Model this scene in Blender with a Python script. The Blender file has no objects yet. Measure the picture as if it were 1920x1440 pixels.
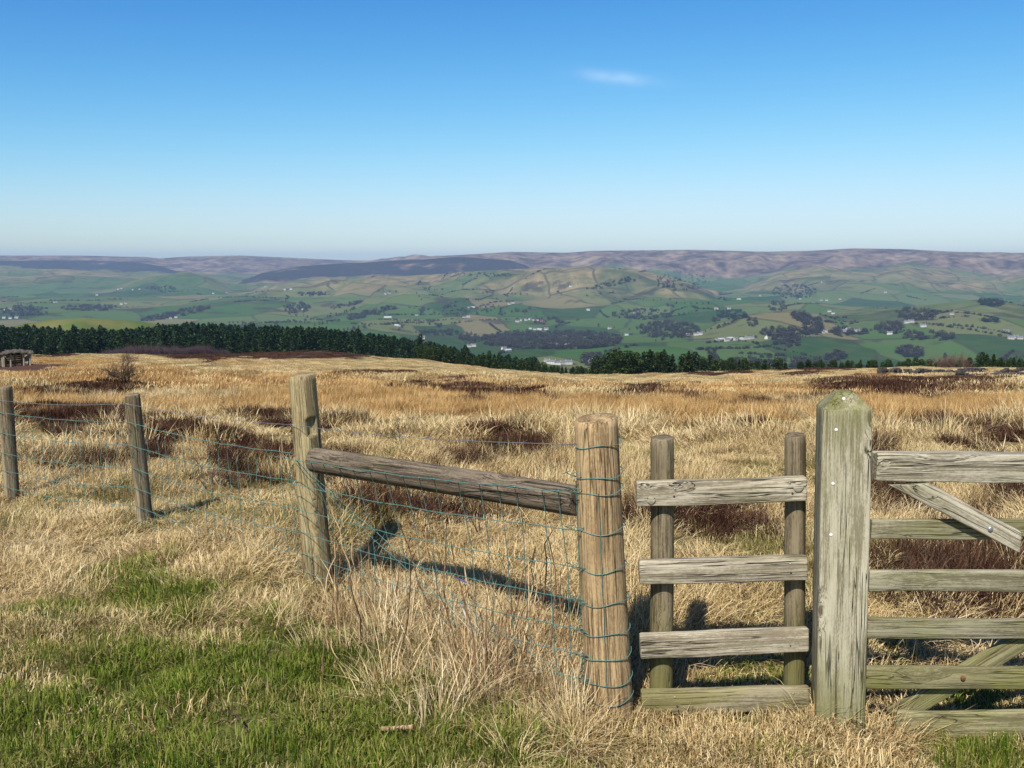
import bpy, math, random
import numpy as np
from mathutils import Vector, Matrix, Euler

random.seed(7)
RNG = np.random.default_rng(11)
SC = bpy.context.scene
COL = SC.collection

# ------------------------------------------------------------------ camera
F_PX, CX, CY = 1813.0, 960.0, 720.0          # photograph is 1920 x 1440
CAM_H = 1.73
PITCH = math.atan(230.0 / F_PX)              # level line at row 490
cam_d = bpy.data.cameras.new('camera')
cam_d.sensor_width = 36.0
cam_d.lens = 36.0 * F_PX / 1920.0
cam_d.clip_start = 0.05
cam_d.clip_end = 60000.0
cam = bpy.data.objects.new('camera', cam_d)
COL.objects.link(cam)
cam.location = (0, 0, CAM_H)
cam.rotation_euler = (math.pi / 2 - PITCH, 0, 0)
SC.camera = cam

# ------------------------------------------------------------------ sky + sun
SKY_GAIN = 0.70
SUN_EL = math.radians(49.0)
SUN_AZ = math.radians(202.4)                 # where the sun stands, clockwise from +Y (behind, to the left)
world = bpy.data.worlds.new('World')
SC.world = world
world.use_nodes = True
wn, wl = world.node_tree.nodes, world.node_tree.links
wn.clear()
w_out = wn.new('ShaderNodeOutputWorld')
w_bg = wn.new('ShaderNodeBackground')
w_bg.inputs['Strength'].default_value = 0.13
w_sky = wn.new('ShaderNodeTexSky')
w_sky.sky_type = 'NISHITA'
w_sky.sun_disc = False
w_sky.sun_elevation = SUN_EL
w_sky.sun_rotation = SUN_AZ
w_sky.altitude = 0
w_sky.air_density = 1.0
w_sky.dust_density = 0.38
w_sky.ozone_density = 6.0
wl.new(w_bg.outputs[0], w_out.inputs[0])
# one wisp of cirrus: direction-space gaussian broken by noise
w_tc = wn.new('ShaderNodeTexCoord')


def w_dot(v):
    n = wn.new('ShaderNodeVectorMath'); n.operation = 'DOT_PRODUCT'
    wl.new(w_tc.outputs['Generated'], n.inputs[0]); n.inputs[1].default_value = v
    return n.outputs['Value']


def w_math(op, a, b):
    n = wn.new('ShaderNodeMath'); n.operation = op
    for k, v in enumerate((a, b)):
        if isinstance(v, (int, float)):
            n.inputs[k].default_value = v
        else:
            wl.new(v, n.inputs[k])
    return n.outputs[0]


_ca = math.atan((1150 - CX) / F_PX); _ce = math.radians(10.3)
_c = Vector((math.sin(_ca) * math.cos(_ce), math.cos(_ca) * math.cos(_ce), math.sin(_ce)))
_r = Vector((0, 0, 1)).cross(_c).normalized() * -1
_u = _r.cross(_c).normalized()
if _u.z < 0: _u = -_u
_tilt = math.radians(-7)
_r2 = _r * math.cos(_tilt) + _u * math.sin(_tilt); _u2 = _u * math.cos(_tilt) - _r * math.sin(_tilt)
du = w_math('DIVIDE', w_math('SUBTRACT', w_dot(_r2), _r2.dot(_c)), 0.034)
dv = w_math('DIVIDE', w_math('SUBTRACT', w_dot(_u2), _u2.dot(_c)), 0.0055)
w_n = wn.new('ShaderNodeTexNoise'); w_n.inputs['Scale'].default_value = 60; w_n.inputs['Detail'].default_value = 5
wl.new(w_tc.outputs['Generated'], w_n.inputs['Vector'])
g = w_math('ADD', w_math('MULTIPLY', du, du), w_math('MULTIPLY', dv, dv))
g = w_math('POWER', 2.718, w_math('MULTIPLY', g, -1.0))
g = w_math('MULTIPLY', g, w_math('MULTIPLY', w_n.outputs['Fac'], 0.34))
w_front = w_math('GREATER_THAN', w_dot(_c), 0.5)
g = w_math('MULTIPLY', g, w_front)
w_mix = wn.new('ShaderNodeMix'); w_mix.data_type = 'RGBA'
wl.new(g, w_mix.inputs['Factor'])
# the camera's rendering of a blue sky: each channel takes one response curve over the whole dome
w_sep = wn.new('ShaderNodeSeparateColor'); w_cmb = wn.new('ShaderNodeCombineColor')
wl.new(w_sky.outputs[0], w_sep.inputs[0])
for ch, (cap, gam, gain) in enumerate(((0.62, 2.2, 2.45), (0.80, 1.6, 1.52), (0.96, 1.25, 1.30))):
    v = w_math('MULTIPLY', w_sep.outputs[ch], 0.13)
    v = w_math('DIVIDE', v, w_math('POWER', w_math('ADD', 1.0, w_math('POWER', w_math('DIVIDE', v, cap), 4.0)), 0.25))   # soft shoulder
    wl.new(w_math('MULTIPLY', w_math('POWER', v, gam), gain * SKY_GAIN / 0.13), w_cmb.inputs[ch])
wl.new(w_cmb.outputs[0], w_mix.inputs[6])
w_mix.inputs[7].default_value = (6.2, 6.6, 6.9, 1)
wl.new(w_mix.outputs[2], w_bg.inputs['Color'])

sun_d = bpy.data.lights.new('sun', 'SUN')
sun_d.energy = 5.0
sun_d.angle = math.radians(0.53)
sun_d.color = (1.0, 0.955, 0.88)
sun = bpy.data.objects.new('sun', sun_d)
COL.objects.link(sun)
_sd = Vector((math.sin(SUN_AZ) * math.cos(SUN_EL), math.cos(SUN_AZ) * math.cos(SUN_EL), math.sin(SUN_EL)))
sun.rotation_euler = _sd.to_track_quat('Z', 'Y').to_euler()
sun.location = (-20, -40, 60)

SC.view_settings.view_transform = 'Standard'
SC.view_settings.look = 'None'
SC.view_settings.gamma = 1.0
SC.view_settings.use_curve_mapping = False
SC.view_settings.exposure = 0.5
SC.render.engine = 'CYCLES'
SC.cycles.use_denoising = True
SC.cycles.max_bounces = 6
SC.cycles.diffuse_bounces = 3
SC.cycles.transmission_bounces = 3
SC.cycles.volume_bounces = 1
SC.cycles.transparent_max_bounces = 8

# ------------------------------------------------------------------ pixel <-> place
FWD = np.array([0, math.cos(PITCH), -math.sin(PITCH)])
UPV = np.array([0, math.sin(PITCH), math.cos(PITCH)])


def ray(px, py):
    return FWD + np.array([(px - CX) / F_PX, 0, 0]) - (py - CY) / F_PX * UPV


def at_depth(px, py, Y):
    d = ray(px, py)
    t = Y / d[1]
    return Vector((d[0] * t, Y, CAM_H + d[2] * t))


def to_px(x, y, z):
    zz = z - CAM_H
    dep = y * FWD[1] + zz * FWD[2]
    dep = np.where(np.abs(dep) < 1e-6, 1e-6, dep)
    return CX + F_PX * x / dep, CY - F_PX * (y * UPV[1] + zz * UPV[2]) / dep


def tan_el(px, py):
    d0 = (np.asarray(px) - CX) / F_PX
    v = (np.asarray(py) - CY) / F_PX
    dy = FWD[1] - v * UPV[1]
    dz = FWD[2] - v * UPV[2]
    return dz / np.hypot(d0, dy)


# ------------------------------------------------------------------ noise
_perm = RNG.random((256, 256))


def vnoise(x, y):
    x = np.asarray(x, float); y = np.asarray(y, float)
    xi = np.floor(x).astype(int); yi = np.floor(y).astype(int)
    fx = x - xi; fy = y - yi
    fx = fx * fx * fx * (fx * (fx * 6 - 15) + 10); fy = fy * fy * fy * (fy * (fy * 6 - 15) + 10)
    a = _perm[xi & 255, yi & 255]; b = _perm[(xi + 1) & 255, yi & 255]
    c = _perm[xi & 255, (yi + 1) & 255]; d = _perm[(xi + 1) & 255, (yi + 1) & 255]
    return (a * (1 - fx) + b * fx) * (1 - fy) + (c * (1 - fx) + d * fx) * fy


def fbm(x, y, o=4):
    s = 0; a = 0.5; t = 0
    for k in range(o):
        s = s + a * vnoise(x * 2 ** k + 17.3 * k, y * 2 ** k + 5.1 * k); t += a; a *= 0.5
    return s / t - 0.5


def sstep(a, b, x):
    t = np.clip((x - a) / (b - a), 0, 1)
    return t * t * (3 - 2 * t)


# ------------------------------------------------------------------ terrain height (looked up by bearing and distance)
AZG = np.radians(np.arange(-60, 60.01, 0.1))
LDG = np.linspace(math.log(1.0), math.log(16000.0), 900)
PXG = CX + 1827.0 * np.tan(np.clip(AZG, -1.0, 1.0))
DG = np.exp(LDG)


def smooth1(a, n, axis):
    k = np.hanning(2 * n + 3)[1:-1]; k /= k.sum()
    pad = [(0, 0), (0, 0)]; pad[axis] = (n, n)
    b = np.pad(a, pad, mode='edge')
    out = np.zeros_like(a)
    for i, w in enumerate(k):
        sl = [slice(None), slice(None)]; sl[axis] = slice(i, i + a.shape[axis])
        out += w * b[tuple(sl)]
    return out


def crest(pts, x):
    p = np.array(pts, float)
    return np.interp(x, p[:, 0], p[:, 1])


# near moor: image row of the ground at given distances, for columns of the picture
cols = [-700, 0, 200, 400, 600, 800, 950, 1130, 1300, 1500, 1700, 1920, 2600]
rows = [
    (15.0, [785, 785, 785, 786, 788, 790, 790, 790, 790, 788, 786, 785, 785]),
    (30.0, [742, 740, 740, 740, 741, 744, 746, 748, 748, 747, 746, 745, 745]),
    (60.0, [708, 706, 706, 707, 710, 716, 720, 724, 722, 720, 718, 717, 717]),
    (120., [684, 682, 682, 685, 690, 697, 705, 712, 708, 703, 700, 699, 699]),
    (200., [672, 668, 666, 672, 679, 687, 698, 706, 699, 693, 691, 692, 692]),
    (300., [672, 668, 664, 664, 656, 674, 694, 704, 697, 691, 690, 692, 692]),
    (400., [690, 690, 685, 684, 680, 690, 706, 716, 712, 708, 708, 710, 710]),
    (550., [668, 668, 666, 664, 668, 690, 715, 740, 740, 740, 740, 740, 740]),
    (700., [650, 650, 646, 644, 652, 690, 735, 765, 765, 765, 765, 765, 765]),
]
zn = []
dn = [1.0, 8.5, 10.0]
zn = [np.zeros_like(PXG), np.zeros_like(PXG), -0.10 + 0 * PXG]
for D, ys in rows:
    yy = np.interp(PXG, cols, ys)
    zn.append(CAM_H + D * tan_el(np.clip(PXG, -700, 2600), yy)); dn.append(D)
dn += [1300.0, 1900.0, 16000.0]
zn += [-175 + 0 * PXG, -205 + 0 * PXG, -205 + 0 * PXG]
zn = np.array(zn)                                        # rows x az
ZT = np.empty((len(AZG), len(LDG)))
for i in range(len(AZG)):
    ZT[i] = np.interp(LDG, np.log(dn), zn[:, i])
ZT = smooth1(ZT, 9, 1); ZT = smooth1(ZT, 14, 0)
GX = np.sin(AZG)[:, None] * DG[None, :]; GY = np.cos(AZG)[:, None] * DG[None, :]
far = sstep(1100, 2200, DG)[None, :]
ZT = ZT + far * (fbm(GX / 900, GY / 900, 4) * 95 + fbm(GX / 260 + 9, GY / 260, 3) * 14 + 6)

DARK = np.zeros_like(ZT); MOOR = np.zeros_like(ZT); TAN = np.zeros_like(ZT); LIME = np.zeros_like(ZT)


def add_hill(pts, D0, wf, wb, p=1.3, dark=0, moor=0, tan=0, lime=0, rough=0.0, dslope=0.0, ctan=0.0):
    global ZT
    yc = crest(pts, PXG)
    inside = (PXG > pts[0][0] - 1) & (PXG < pts[-1][0] + 1)
    Dc = (D0 + dslope * (PXG - 960))[:, None] * (1 + 0.05 * fbm(PXG / 160, PXG * 0 + D0, 3)[:, None])
    zc = CAM_H + Dc[:, 0] * tan_el(np.clip(PXG, -700, 2600), yc)
    d = DG[None, :]
    tf = np.clip((Dc - d) / wf, 0, 1); tb = np.clip((d - Dc) / wb, 0, 1)
    t = np.where(d < Dc, tf, tb)
    prof = (1 - t ** p) ** 2 * (1 + 0 * t)
    prof = np.where(t >= 1, 0, prof)
    zb = np.minimum(ZT, zc[:, None])
    znew = zb + (zc[:, None] - zb) * prof
    if rough:
        znew = znew + rough * fbm(GX / 420 + D0, GY / 420, 4) * np.clip(prof * (1 - prof) * 4, 0, 1)
    znew = np.where(inside[:, None], znew, -9999)
    w = sstep(0.12, 0.55, prof) * (znew > ZT - 1) * inside[:, None]
    ZT = np.maximum(ZT, znew)
    for arr, v in ((DARK, dark), (MOOR, moor), (TAN, tan), (LIME, lime)):
        arr *= (1 - w); arr += w * v
    if ctan:
        w2 = sstep(0.62, 0.85, prof) * w * (DG[None, :] < Dc + 60)
        TAN[:] = TAN * (1 - w2) + ctan * w2


add_hill([(-2500, 482), (-600, 480), (0, 478), (150, 478), (270, 481), (300, 484), (350, 480), (450, 478), (540, 482), (640, 487), (760, 489), (1000, 500), (1100, 540)], 11500, 3200, 2500, moor=1, rough=60)
add_hill([(600, 540), (700, 492), (760, 486), (840, 479), (960, 472), (1060, 474), (1110, 470), (1300, 468), (1440, 472), (1520, 470), (1600, 465), (1700, 467), (1800, 472), (1920, 475), (2600, 482)], 9300, 2300, 4000, p=1.7, moor=1, rough=260)
add_hill([(-2500, 500), (-500, 500), (0, 488), (120, 486), (250, 490), (300, 498), (360, 520)], 9600, 1700, 1500, dark=0.72, moor=0.6, rough=50)
add_hill([(-2500, 515), (-500, 512), (0, 505), (120, 503), (250, 510), (400, 515), (560, 524), (640, 545)], 8300, 2500, 1500, tan=0.55, rough=120)
add_hill([(420, 545), (490, 511), (560, 498), (640, 491), (760, 486), (860, 482), (950, 485), (985, 495), (1040, 540)], 7600, 1500, 1200, dark=0.68, moor=0.8, rough=140)
add_hill([(170, 560), (230, 530), (300, 513), (350, 507), (385, 514), (440, 550)], 6600, 1000, 800, tan=0.3, dark=0.35, rough=40)
add_hill([(1340, 560), (1400, 535), (1460, 512), (1540, 497), (1600, 508), (1650, 512), (1700, 499), (1760, 513), (1850, 520), (1920, 515), (2500, 508)], 7100, 1900, 1300, tan=0.75, rough=200)
add_hill([(380, 575), (460, 556), (540, 537), (700, 521), (860, 509), (1000, 501), (1100, 500), (1180, 502), (1240, 512), (1300, 530), (1350, 560)], 5600, 2300, 1300, p=1.15, tan=0.6, rough=190, ctan=1.6, dslope=-0.9)
add_hill([(-800, 585), (-100, 570), (100, 560), (300, 563), (480, 556), (640, 566), (760, 590)], 5000, 1500, 1000, tan=0.1, rough=30)
add_hill([(1440, 615), (1560, 592), (1650, 581), (1750, 570), (1840, 561), (1890, 566), (1920, 571), (2300, 590)], 3500, 1100, 700, tan=0.25, rough=25)
add_hill([(1270, 640), (1350, 601), (1400, 590), (1470, 581), (1540, 589), (1610, 615)], 3000, 700, 600, rough=12)
add_hill([(-1500, 640), (-200, 625), (10, 611), (80, 598), (150, 594), (250, 600), (330, 609), (420, 640)], 1150, 330, 420, lime=1)
ZT = smooth1(ZT, 1, 1); ZT = smooth1(ZT, 1, 0)


def lookup(T, x, y):
    D = np.maximum(np.hypot(x, y), 1.0); az = np.arctan2(x, y)
    fi = np.clip((az - AZG[0]) / (AZG[1] - AZG[0]), 0, len(AZG) - 1.001)
    fj = np.clip((np.log(D) - LDG[0]) / (LDG[1] - LDG[0]), 0, len(LDG) - 1.001)
    i = fi.astype(int); j = fj.astype(int); u = fi - i; v = fj - j
    return T[i, j] * (1 - u) * (1 - v) + T[i + 1, j] * u * (1 - v) + T[i, j + 1] * (1 - u) * v + T[i + 1, j + 1] * u * v


def H(x, y):
    x = np.asarray(x, float); y = np.asarray(y, float)
    D = np.hypot(x, y)
    z = lookup(ZT, x, y)
    amp = 0.05 + 0.22 * sstep(4.2, 7.5, y) * sstep(4, 9, D) + 0.3 * sstep(15, 80, D)
    n = fbm(x / 1.3, y / 1.3, 3) * amp * (1 - sstep(60, 200, D)) + fbm(x / 9 + 3, y / 9, 3) * 1.2 * sstep(12, 60, D) * (1 - sstep(330, 600, D))
    bank = 0.13 * np.exp(-((y - 4.95) / 0.55) ** 2) * sstep(-0.7, 0.1, x) * (1 - sstep(1.9, 2.6, x))
    hum = 0.06 * np.exp(-(((x + 1.55) / 0.9) ** 2 + ((y - 5.0) / 0.6) ** 2))
    strip = -0.05 * sstep(0.0, 0.5, x) * sstep(2.2, 3.0, y) * (1 - sstep(3.9, 4.5, y))
    strip = strip - 0.09 * sstep(1.15, 1.6, x) * sstep(2.2, 3.0, y) * (1 - sstep(4.3, 5.2, y))
    hummock = 0.20 * fbm(x / 0.8 + 21, y / 0.8 + 2, 2) * (1 - sstep(-0.9, -0.2, x)) * sstep(3.6, 4.6, y) * (1 - sstep(9, 12, D))
    return z + n * sstep(1.5, 3, D) + bank + hum + strip + hummock


def Hs(x, y):
    return float(H(np.array([x]), np.array([y]))[0])


def at(px, py, dmin=2.0, dmax=12000.0):
    """ground point seen at a pixel of the photograph"""
    d = ray(px, py)
    h = math.hypot(d[0], d[1])
    D = np.exp(np.linspace(math.log(dmin), math.log(dmax), 3000))
    x = d[0] / h * D; y = d[1] / h * D; zr = CAM_H + d[2] / h * D
    g = H(x, y)
    k = np.argmax(zr <= g)
    if zr[k] > g[k]:
        k = len(D) - 1
    return Vector((x[k], y[k], g[k]))


# ------------------------------------------------------------------ object helpers
def tag(o, label=None, cat=None, group=None, kind=None):
    if label: o['label'] = label
    if cat: o['category'] = cat
    if group: o['group'] = group
    if kind: o['kind'] = kind
    return o


def empty(name, loc=(0, 0, 0), rz=0.0):
    o = bpy.data.objects.new(name, None)
    o.empty_display_size = 0.2
    COL.objects.link(o)
    o.location = loc
    o.rotation_euler = (0, 0, rz)
    return o


def mesh_from(name, V, Fc, smooth=True):
    me = bpy.data.meshes.new(name)
    me.from_pydata([tuple(v) for v in V], [], [tuple(int(q) for q in f) for f in Fc])
    me.update()
    if smooth:
        me.polygons.foreach_set('use_smooth', [True] * len(me.polygons))
    return me


def link(name, me, mat=None, parent=None):
    o = bpy.data.objects.new(name, me)
    COL.objects.link(o)
    if mat is not None and not me.materials:
        me.materials.append(mat)
    if parent is not None:
        o.parent = parent
    return o


def copy_tree(o, parent=None):
    c = o.copy(); COL.objects.link(c)
    if parent is not None: c.parent = parent
    for ch in o.children:
        copy_tree(ch, c)
    return c


def big_mesh(name, V, quads=None, tris=None, smooth=True):
    """fast numpy mesh"""
    me = bpy.data.meshes.new(name)
    V = np.asarray(V, np.float32)
    nq = 0 if quads is None else len(quads); nt = 0 if tris is None else len(tris)
    me.vertices.add(len(V)); me.vertices.foreach_set('co', V.ravel())
    li = []; starts = []; tot = []
    s = 0
    if nq:
        q = np.asarray(quads, np.int32); li.append(q.ravel()); starts.append(s + 4 * np.arange(nq)); tot.append(np.full(nq, 4)); s += 4 * nq
    if nt:
        t = np.asarray(tris, np.int32); li.append(t.ravel()); starts.append(s + 3 * np.arange(nt)); tot.append(np.full(nt, 3)); s += 3 * nt
    me.loops.add(s); me.loops.foreach_set('vertex_index', np.concatenate(li).astype(np.int32))
    me.polygons.add(nq + nt)
    me.polygons.foreach_set('loop_start', np.concatenate(starts).astype(np.int32))
    me.polygons.foreach_set('loop_total', np.concatenate(tot).astype(np.int32))
    if smooth: me.polygons.foreach_set('use_smooth', np.ones(nq + nt, bool))
    me.update(calc_edges=True)
    return me


def set_attr(me, name, arr, typ='FLOAT'):
    a = me.attributes.new(name, typ, 'POINT')
    a.data.foreach_set('value' if typ in ('FLOAT', 'INT') else 'vector', np.ascontiguousarray(arr).ravel())


# ------------------------------------------------------------------ node material helper
class NT:
    def __init__(self, name):
        self.m = bpy.data.materials.new(name); self.m.use_nodes = True
        self.n = self.m.node_tree.nodes; self.l = self.m.node_tree.links
        self.n.clear(); self.out = self.n.new('ShaderNodeOutputMaterial')

    def set(self, sock, v):
        if hasattr(v, 'is_linked') or hasattr(v, 'links'):
            self.l.new(v, sock)
        elif isinstance(v, (tuple, list)) and len(v) == 3 and sock.type == 'RGBA':
            sock.default_value = (*v, 1)
        else:
            sock.default_value = v

    def node(self, t, ins=None, **kw):
        n = self.n.new(t)
        for k, v in kw.items(): setattr(n, k, v)
        for k, v in (ins or {}).items(): self.set(n.inputs[k], v)
        return n

    def attr(self, name): return self.node('ShaderNodeAttribute', attribute_name=name).outputs['Fac']
    def math(self, op, a, b=0.0, clamp=False):
        return self.node('ShaderNodeMath', {0: a, 1: b}, operation=op, use_clamp=clamp).outputs[0]
    def mix(self, f, a, b, blend='MIX'):
        return self.node('ShaderNodeMix', {0: f, 6: a, 7: b}, data_type='RGBA', blend_type=blend).outputs[2]
    def noise(self, vec, scale, detail=4, rough=0.55, dist=0.0):
        return self.node('ShaderNodeTexNoise', {'Vector': vec, 'Scale': scale, 'Detail': detail, 'Roughness': rough, 'Distortion': dist}).outputs['Fac']
    def mapping(self, vec, scale=(1, 1, 1), loc=(0, 0, 0)):
        n = self.node('ShaderNodeMapping', {'Vector': vec}); n.inputs['Scale'].default_value = scale
        if hasattr(loc, 'links'): self.l.new(loc, n.inputs['Location'])
        else: n.inputs['Location'].default_value = loc
        return n.outputs[0]
    def ramp(self, f, stops, interp='LINEAR'):
        n = self.node('ShaderNodeValToRGB', {'Fac': f}); cr = n.color_ramp; cr.interpolation = interp
        while len(cr.elements) > 1: cr.elements.remove(cr.elements[-1])
        cr.elements[0].position = stops[0][0]; cr.elements[0].color = (*stops[0][1], 1)
        for p, c in stops[1:]:
            e = cr.elements.new(p); e.color = (*c, 1)
        return n.outputs['Color']
    def rng(self, f, a, b, c=0.0, d=1.0):
        return self.node('ShaderNodeMapRange', {'Value': f, 'From Min': a, 'From Max': b, 'To Min': c, 'To Max': d}).outputs[0]
    def surf(self, s): self.l.new(s, self.out.inputs['Surface']); return self.m
    def bsdf(self, col, rough=0.9, normal=None, spec=0.2, metal=0.0):
        b = self.node('ShaderNodeBsdfPrincipled', {'Base Color': col, 'Roughness': rough, 'Specular IOR Level': spec, 'Metallic': metal})
        if normal is not None: self.l.new(normal, b.inputs['Normal'])
        return b.outputs[0]
    def bump(self, h, strength=0.5, dist=0.01):
        return self.node('ShaderNodeBump', {'Height': h, 'Strength': strength, 'Distance': dist}).outputs[0]


def mat_plain(name, col, rough=0.85, metal=0.0, var=0.12, spec=0.2, scale=30):
    t = NT(name)
    tc = t.node('ShaderNodeTexCoord').outputs['Object']
    n = t.noise(tc, scale, 4)
    c = t.mix(t.rng(n, 0.3, 0.7), tuple(x * (1 - var) for x in col), tuple(min(1, x * (1 + var)) for x in col))
    return t.surf(t.bsdf(c, rough, None, spec, metal))


def mat_wood(name, light, dark, axis=2, algae=0.3, algae_col=(0.15, 0.16, 0.035), crack=0.5, scale=1.0, low=None, top=None, stain=0.5):
    """weathered softwood: grain along one local axis, checks, knots, algae"""
    t = NT(name)
    tc = t.node('ShaderNodeTexCoord').outputs['Object']
    oi = t.node('ShaderNodeObjectInfo').outputs['Random']
    off = t.node('ShaderNodeCombineXYZ', {0: t.math('MULTIPLY', oi, 37.0), 1: t.math('MULTIPLY', oi, 11.0), 2: t.math('MULTIPLY', oi, 23.0)}).outputs[0]
    def sc(al, ac):
        s = [ac * scale] * 3; s[axis] = al * scale; return tuple(s)
    # knots bend the grain
    kv = t.node('ShaderNodeTexVoronoi', {'Vector': t.mapping(tc, sc(2.2, 7.0), off), 'Scale': 1.0}, feature='F1').outputs['Distance']
    knot = t.rng(kv, 0.05, 0.30, 1.0, 0.0)
    warp = t.node('ShaderNodeVectorMath', {0: t.mapping(tc, (1, 1, 1), off), 1: t.node('ShaderNodeCombineXYZ', {0: t.math('MULTIPLY', knot, 0.03), 1: t.math('MULTIPLY', knot, 0.03), 2: t.math('MULTIPLY', knot, 0.03)}).outputs[0]}, operation='ADD').outputs[0]
    fine = t.noise(t.mapping(warp, sc(5.0, 130)), 1.0, 8, 0.72)
    broad = t.noise(t.mapping(warp, sc(1.1, 22)), 1.0, 3, 0.5, 0.4)
    pit = t.noise(t.mapping(tc, sc(60, 160), off), 1.0, 4, 0.7)
    grain = t.math('ADD', t.math('ADD', t.math('MULTIPLY', fine, 0.46), t.math('MULTIPLY', broad, 0.34)), t.math('MULTIPLY', pit, 0.2))
    c = t.ramp(grain, [(0.38, tuple(d * 0.75 for d in dark)), (0.46, dark), (0.53, light), (0.62, tuple(min(1, l * 1.12) for l in light))])
    blot = t.noise(t.mapping(tc, sc(3.0, 7), off), 1.0, 4, 0.6)
    c = t.mix(t.rng(blot, 0.42, 0.72, 0.0, stain), c, tuple(d * 0.62 for d in dark))
    ck = t.noise(t.mapping(warp, sc(1.6, 55)), 1.0, 2, 0.5, 0.2)
    ckm = t.math('MULTIPLY', t.rng(t.math('ABSOLUTE', t.math('SUBTRACT', ck, 0.5)), 0.0, 0.030, 1.0, 0.0), t.rng(t.noise(t.mapping(tc, sc(2.0, 9), off), 1.0, 2), 0.44, 0.54))
    ckm = t.math('MULTIPLY', ckm, crack, True)
    c = t.mix(ckm, c, (0.025, 0.02, 0.014))
    kc = t.rng(kv, 0.045, 0.085, 0.85, 0.0)
    c = t.mix(kc, c, (0.075, 0.05, 0.03))
    if algae > 0 or low or top:
        am = t.rng(t.noise(t.mapping(tc, sc(2.0, 6.0), off), 1.0, 5, 0.65), 0.62 - 0.3 * algae, 0.82 - 0.25 * algae, 0.0, min(0.9, 0.45 + algae * 0.5))
        sep = t.node('ShaderNodeSeparateXYZ', {0: tc}).outputs[axis]
        rag = t.math('MULTIPLY', t.math('SUBTRACT', t.noise(t.mapping(tc, sc(5, 14), off), 1.0, 4), 0.5), 0.5)
        if low:
            am = t.math('MAXIMUM', am, t.math('MULTIPLY', t.rng(t.math('ADD', sep, rag), low[0], low[1], 1.0, 0.0), 0.8))
        if top:
            am = t.math('MAXIMUM', am, t.math('MULTIPLY', t.rng(t.math('ADD', sep, rag), top[0], top[1], 0.0, 1.0), 0.85))
        c = t.mix(am, c, algae_col)
    h = t.math('SUBTRACT', t.math('ADD', t.math('MULTIPLY', fine, 0.5), t.math('MULTIPLY', broad, 0.35)), t.math('MULTIPLY', ckm, 1.2))
    return t.surf(t.bsdf(c, 0.88, t.bump(h, 0.8, 0.008), 0.15))


def mat_blade(name, cols, trans=0.16, patch=None):
    """grass blades: colour per blade (attribute rnd) and per tuft"""
    t = NT(name)
    r = t.attr('rnd')
    oi = t.node('ShaderNodeObjectInfo').outputs['Random']
    f = t.math('ADD', t.math('MULTIPLY', r, 0.72), t.math('MULTIPLY', oi, 0.28))
    pos = t.node('ShaderNodeNewGeometry').outputs['Position']
    pn = t.noise(t.mapping(pos, (1, 1, 0.2)), 0.55, 3)
    f = t.math('ADD', f, t.math('MULTIPLY', t.math('SUBTRACT', pn, 0.5), 0.7), True)
    k = len(cols)
    c = t.ramp(f, [(i / (k - 1), col) for i, col in enumerate(cols)])
    d = t.node('ShaderNodeBsdfDiffuse', {'Color': c}).outputs[0]
    tr = t.node('ShaderNodeBsdfTranslucent', {'Color': c}).outputs[0]
    return t.surf(t.node('ShaderNodeMixShader', {0: trans, 1: d, 2: tr}).outputs[0])


# ------------------------------------------------------------------ ground + hills sheets
az_in = np.radians(np.arange(-50, 50.001, 0.25))
az_out = np.radians(np.arange(55, 306, 5.0))
AZ_N = np.concatenate([az_in, az_out])
az_in2 = np.radians(np.arange(-50, 50.001, 0.08))
AZ_F = np.concatenate([az_in2, az_out])


def polar(az, D, closed=True):
    X = np.sin(az)[:, None] * D[None, :]; Y = np.cos(az)[:, None] * D[None, :]
    Z = H(X.ravel(), Y.ravel())
    V = np.stack([X.ravel(), Y.ravel(), Z], 1)
    n, m = len(az), len(D)
    i = np.arange(n); j = np.arange(m - 1)
    I, J = np.meshgrid(i, j, indexing='ij'); I2 = (I + 1) % n
    q = np.stack([I * m + J, I * m + J + 1, I2 * m + J + 1, I2 * m + J], -1).reshape(-1, 4)
    return V, q[:, ::-1]


D_EDGE = 760.0
Dn = np.concatenate([[0.02, 0.5, 1.0], np.exp(np.linspace(math.log(1.5), math.log(12.0), 400))[:-1], np.exp(np.linspace(math.log(12.0), math.log(D_EDGE), 280))])
Vn, Qn = polar(AZ_N, Dn)
me_g = big_mesh('ground', Vn, Qn)
Df = np.exp(np.linspace(math.log(D_EDGE), math.log(15000), 330))
Vf, Qf = polar(AZ_F, Df)
me_h = big_mesh('hills', Vf, Qf)


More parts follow.
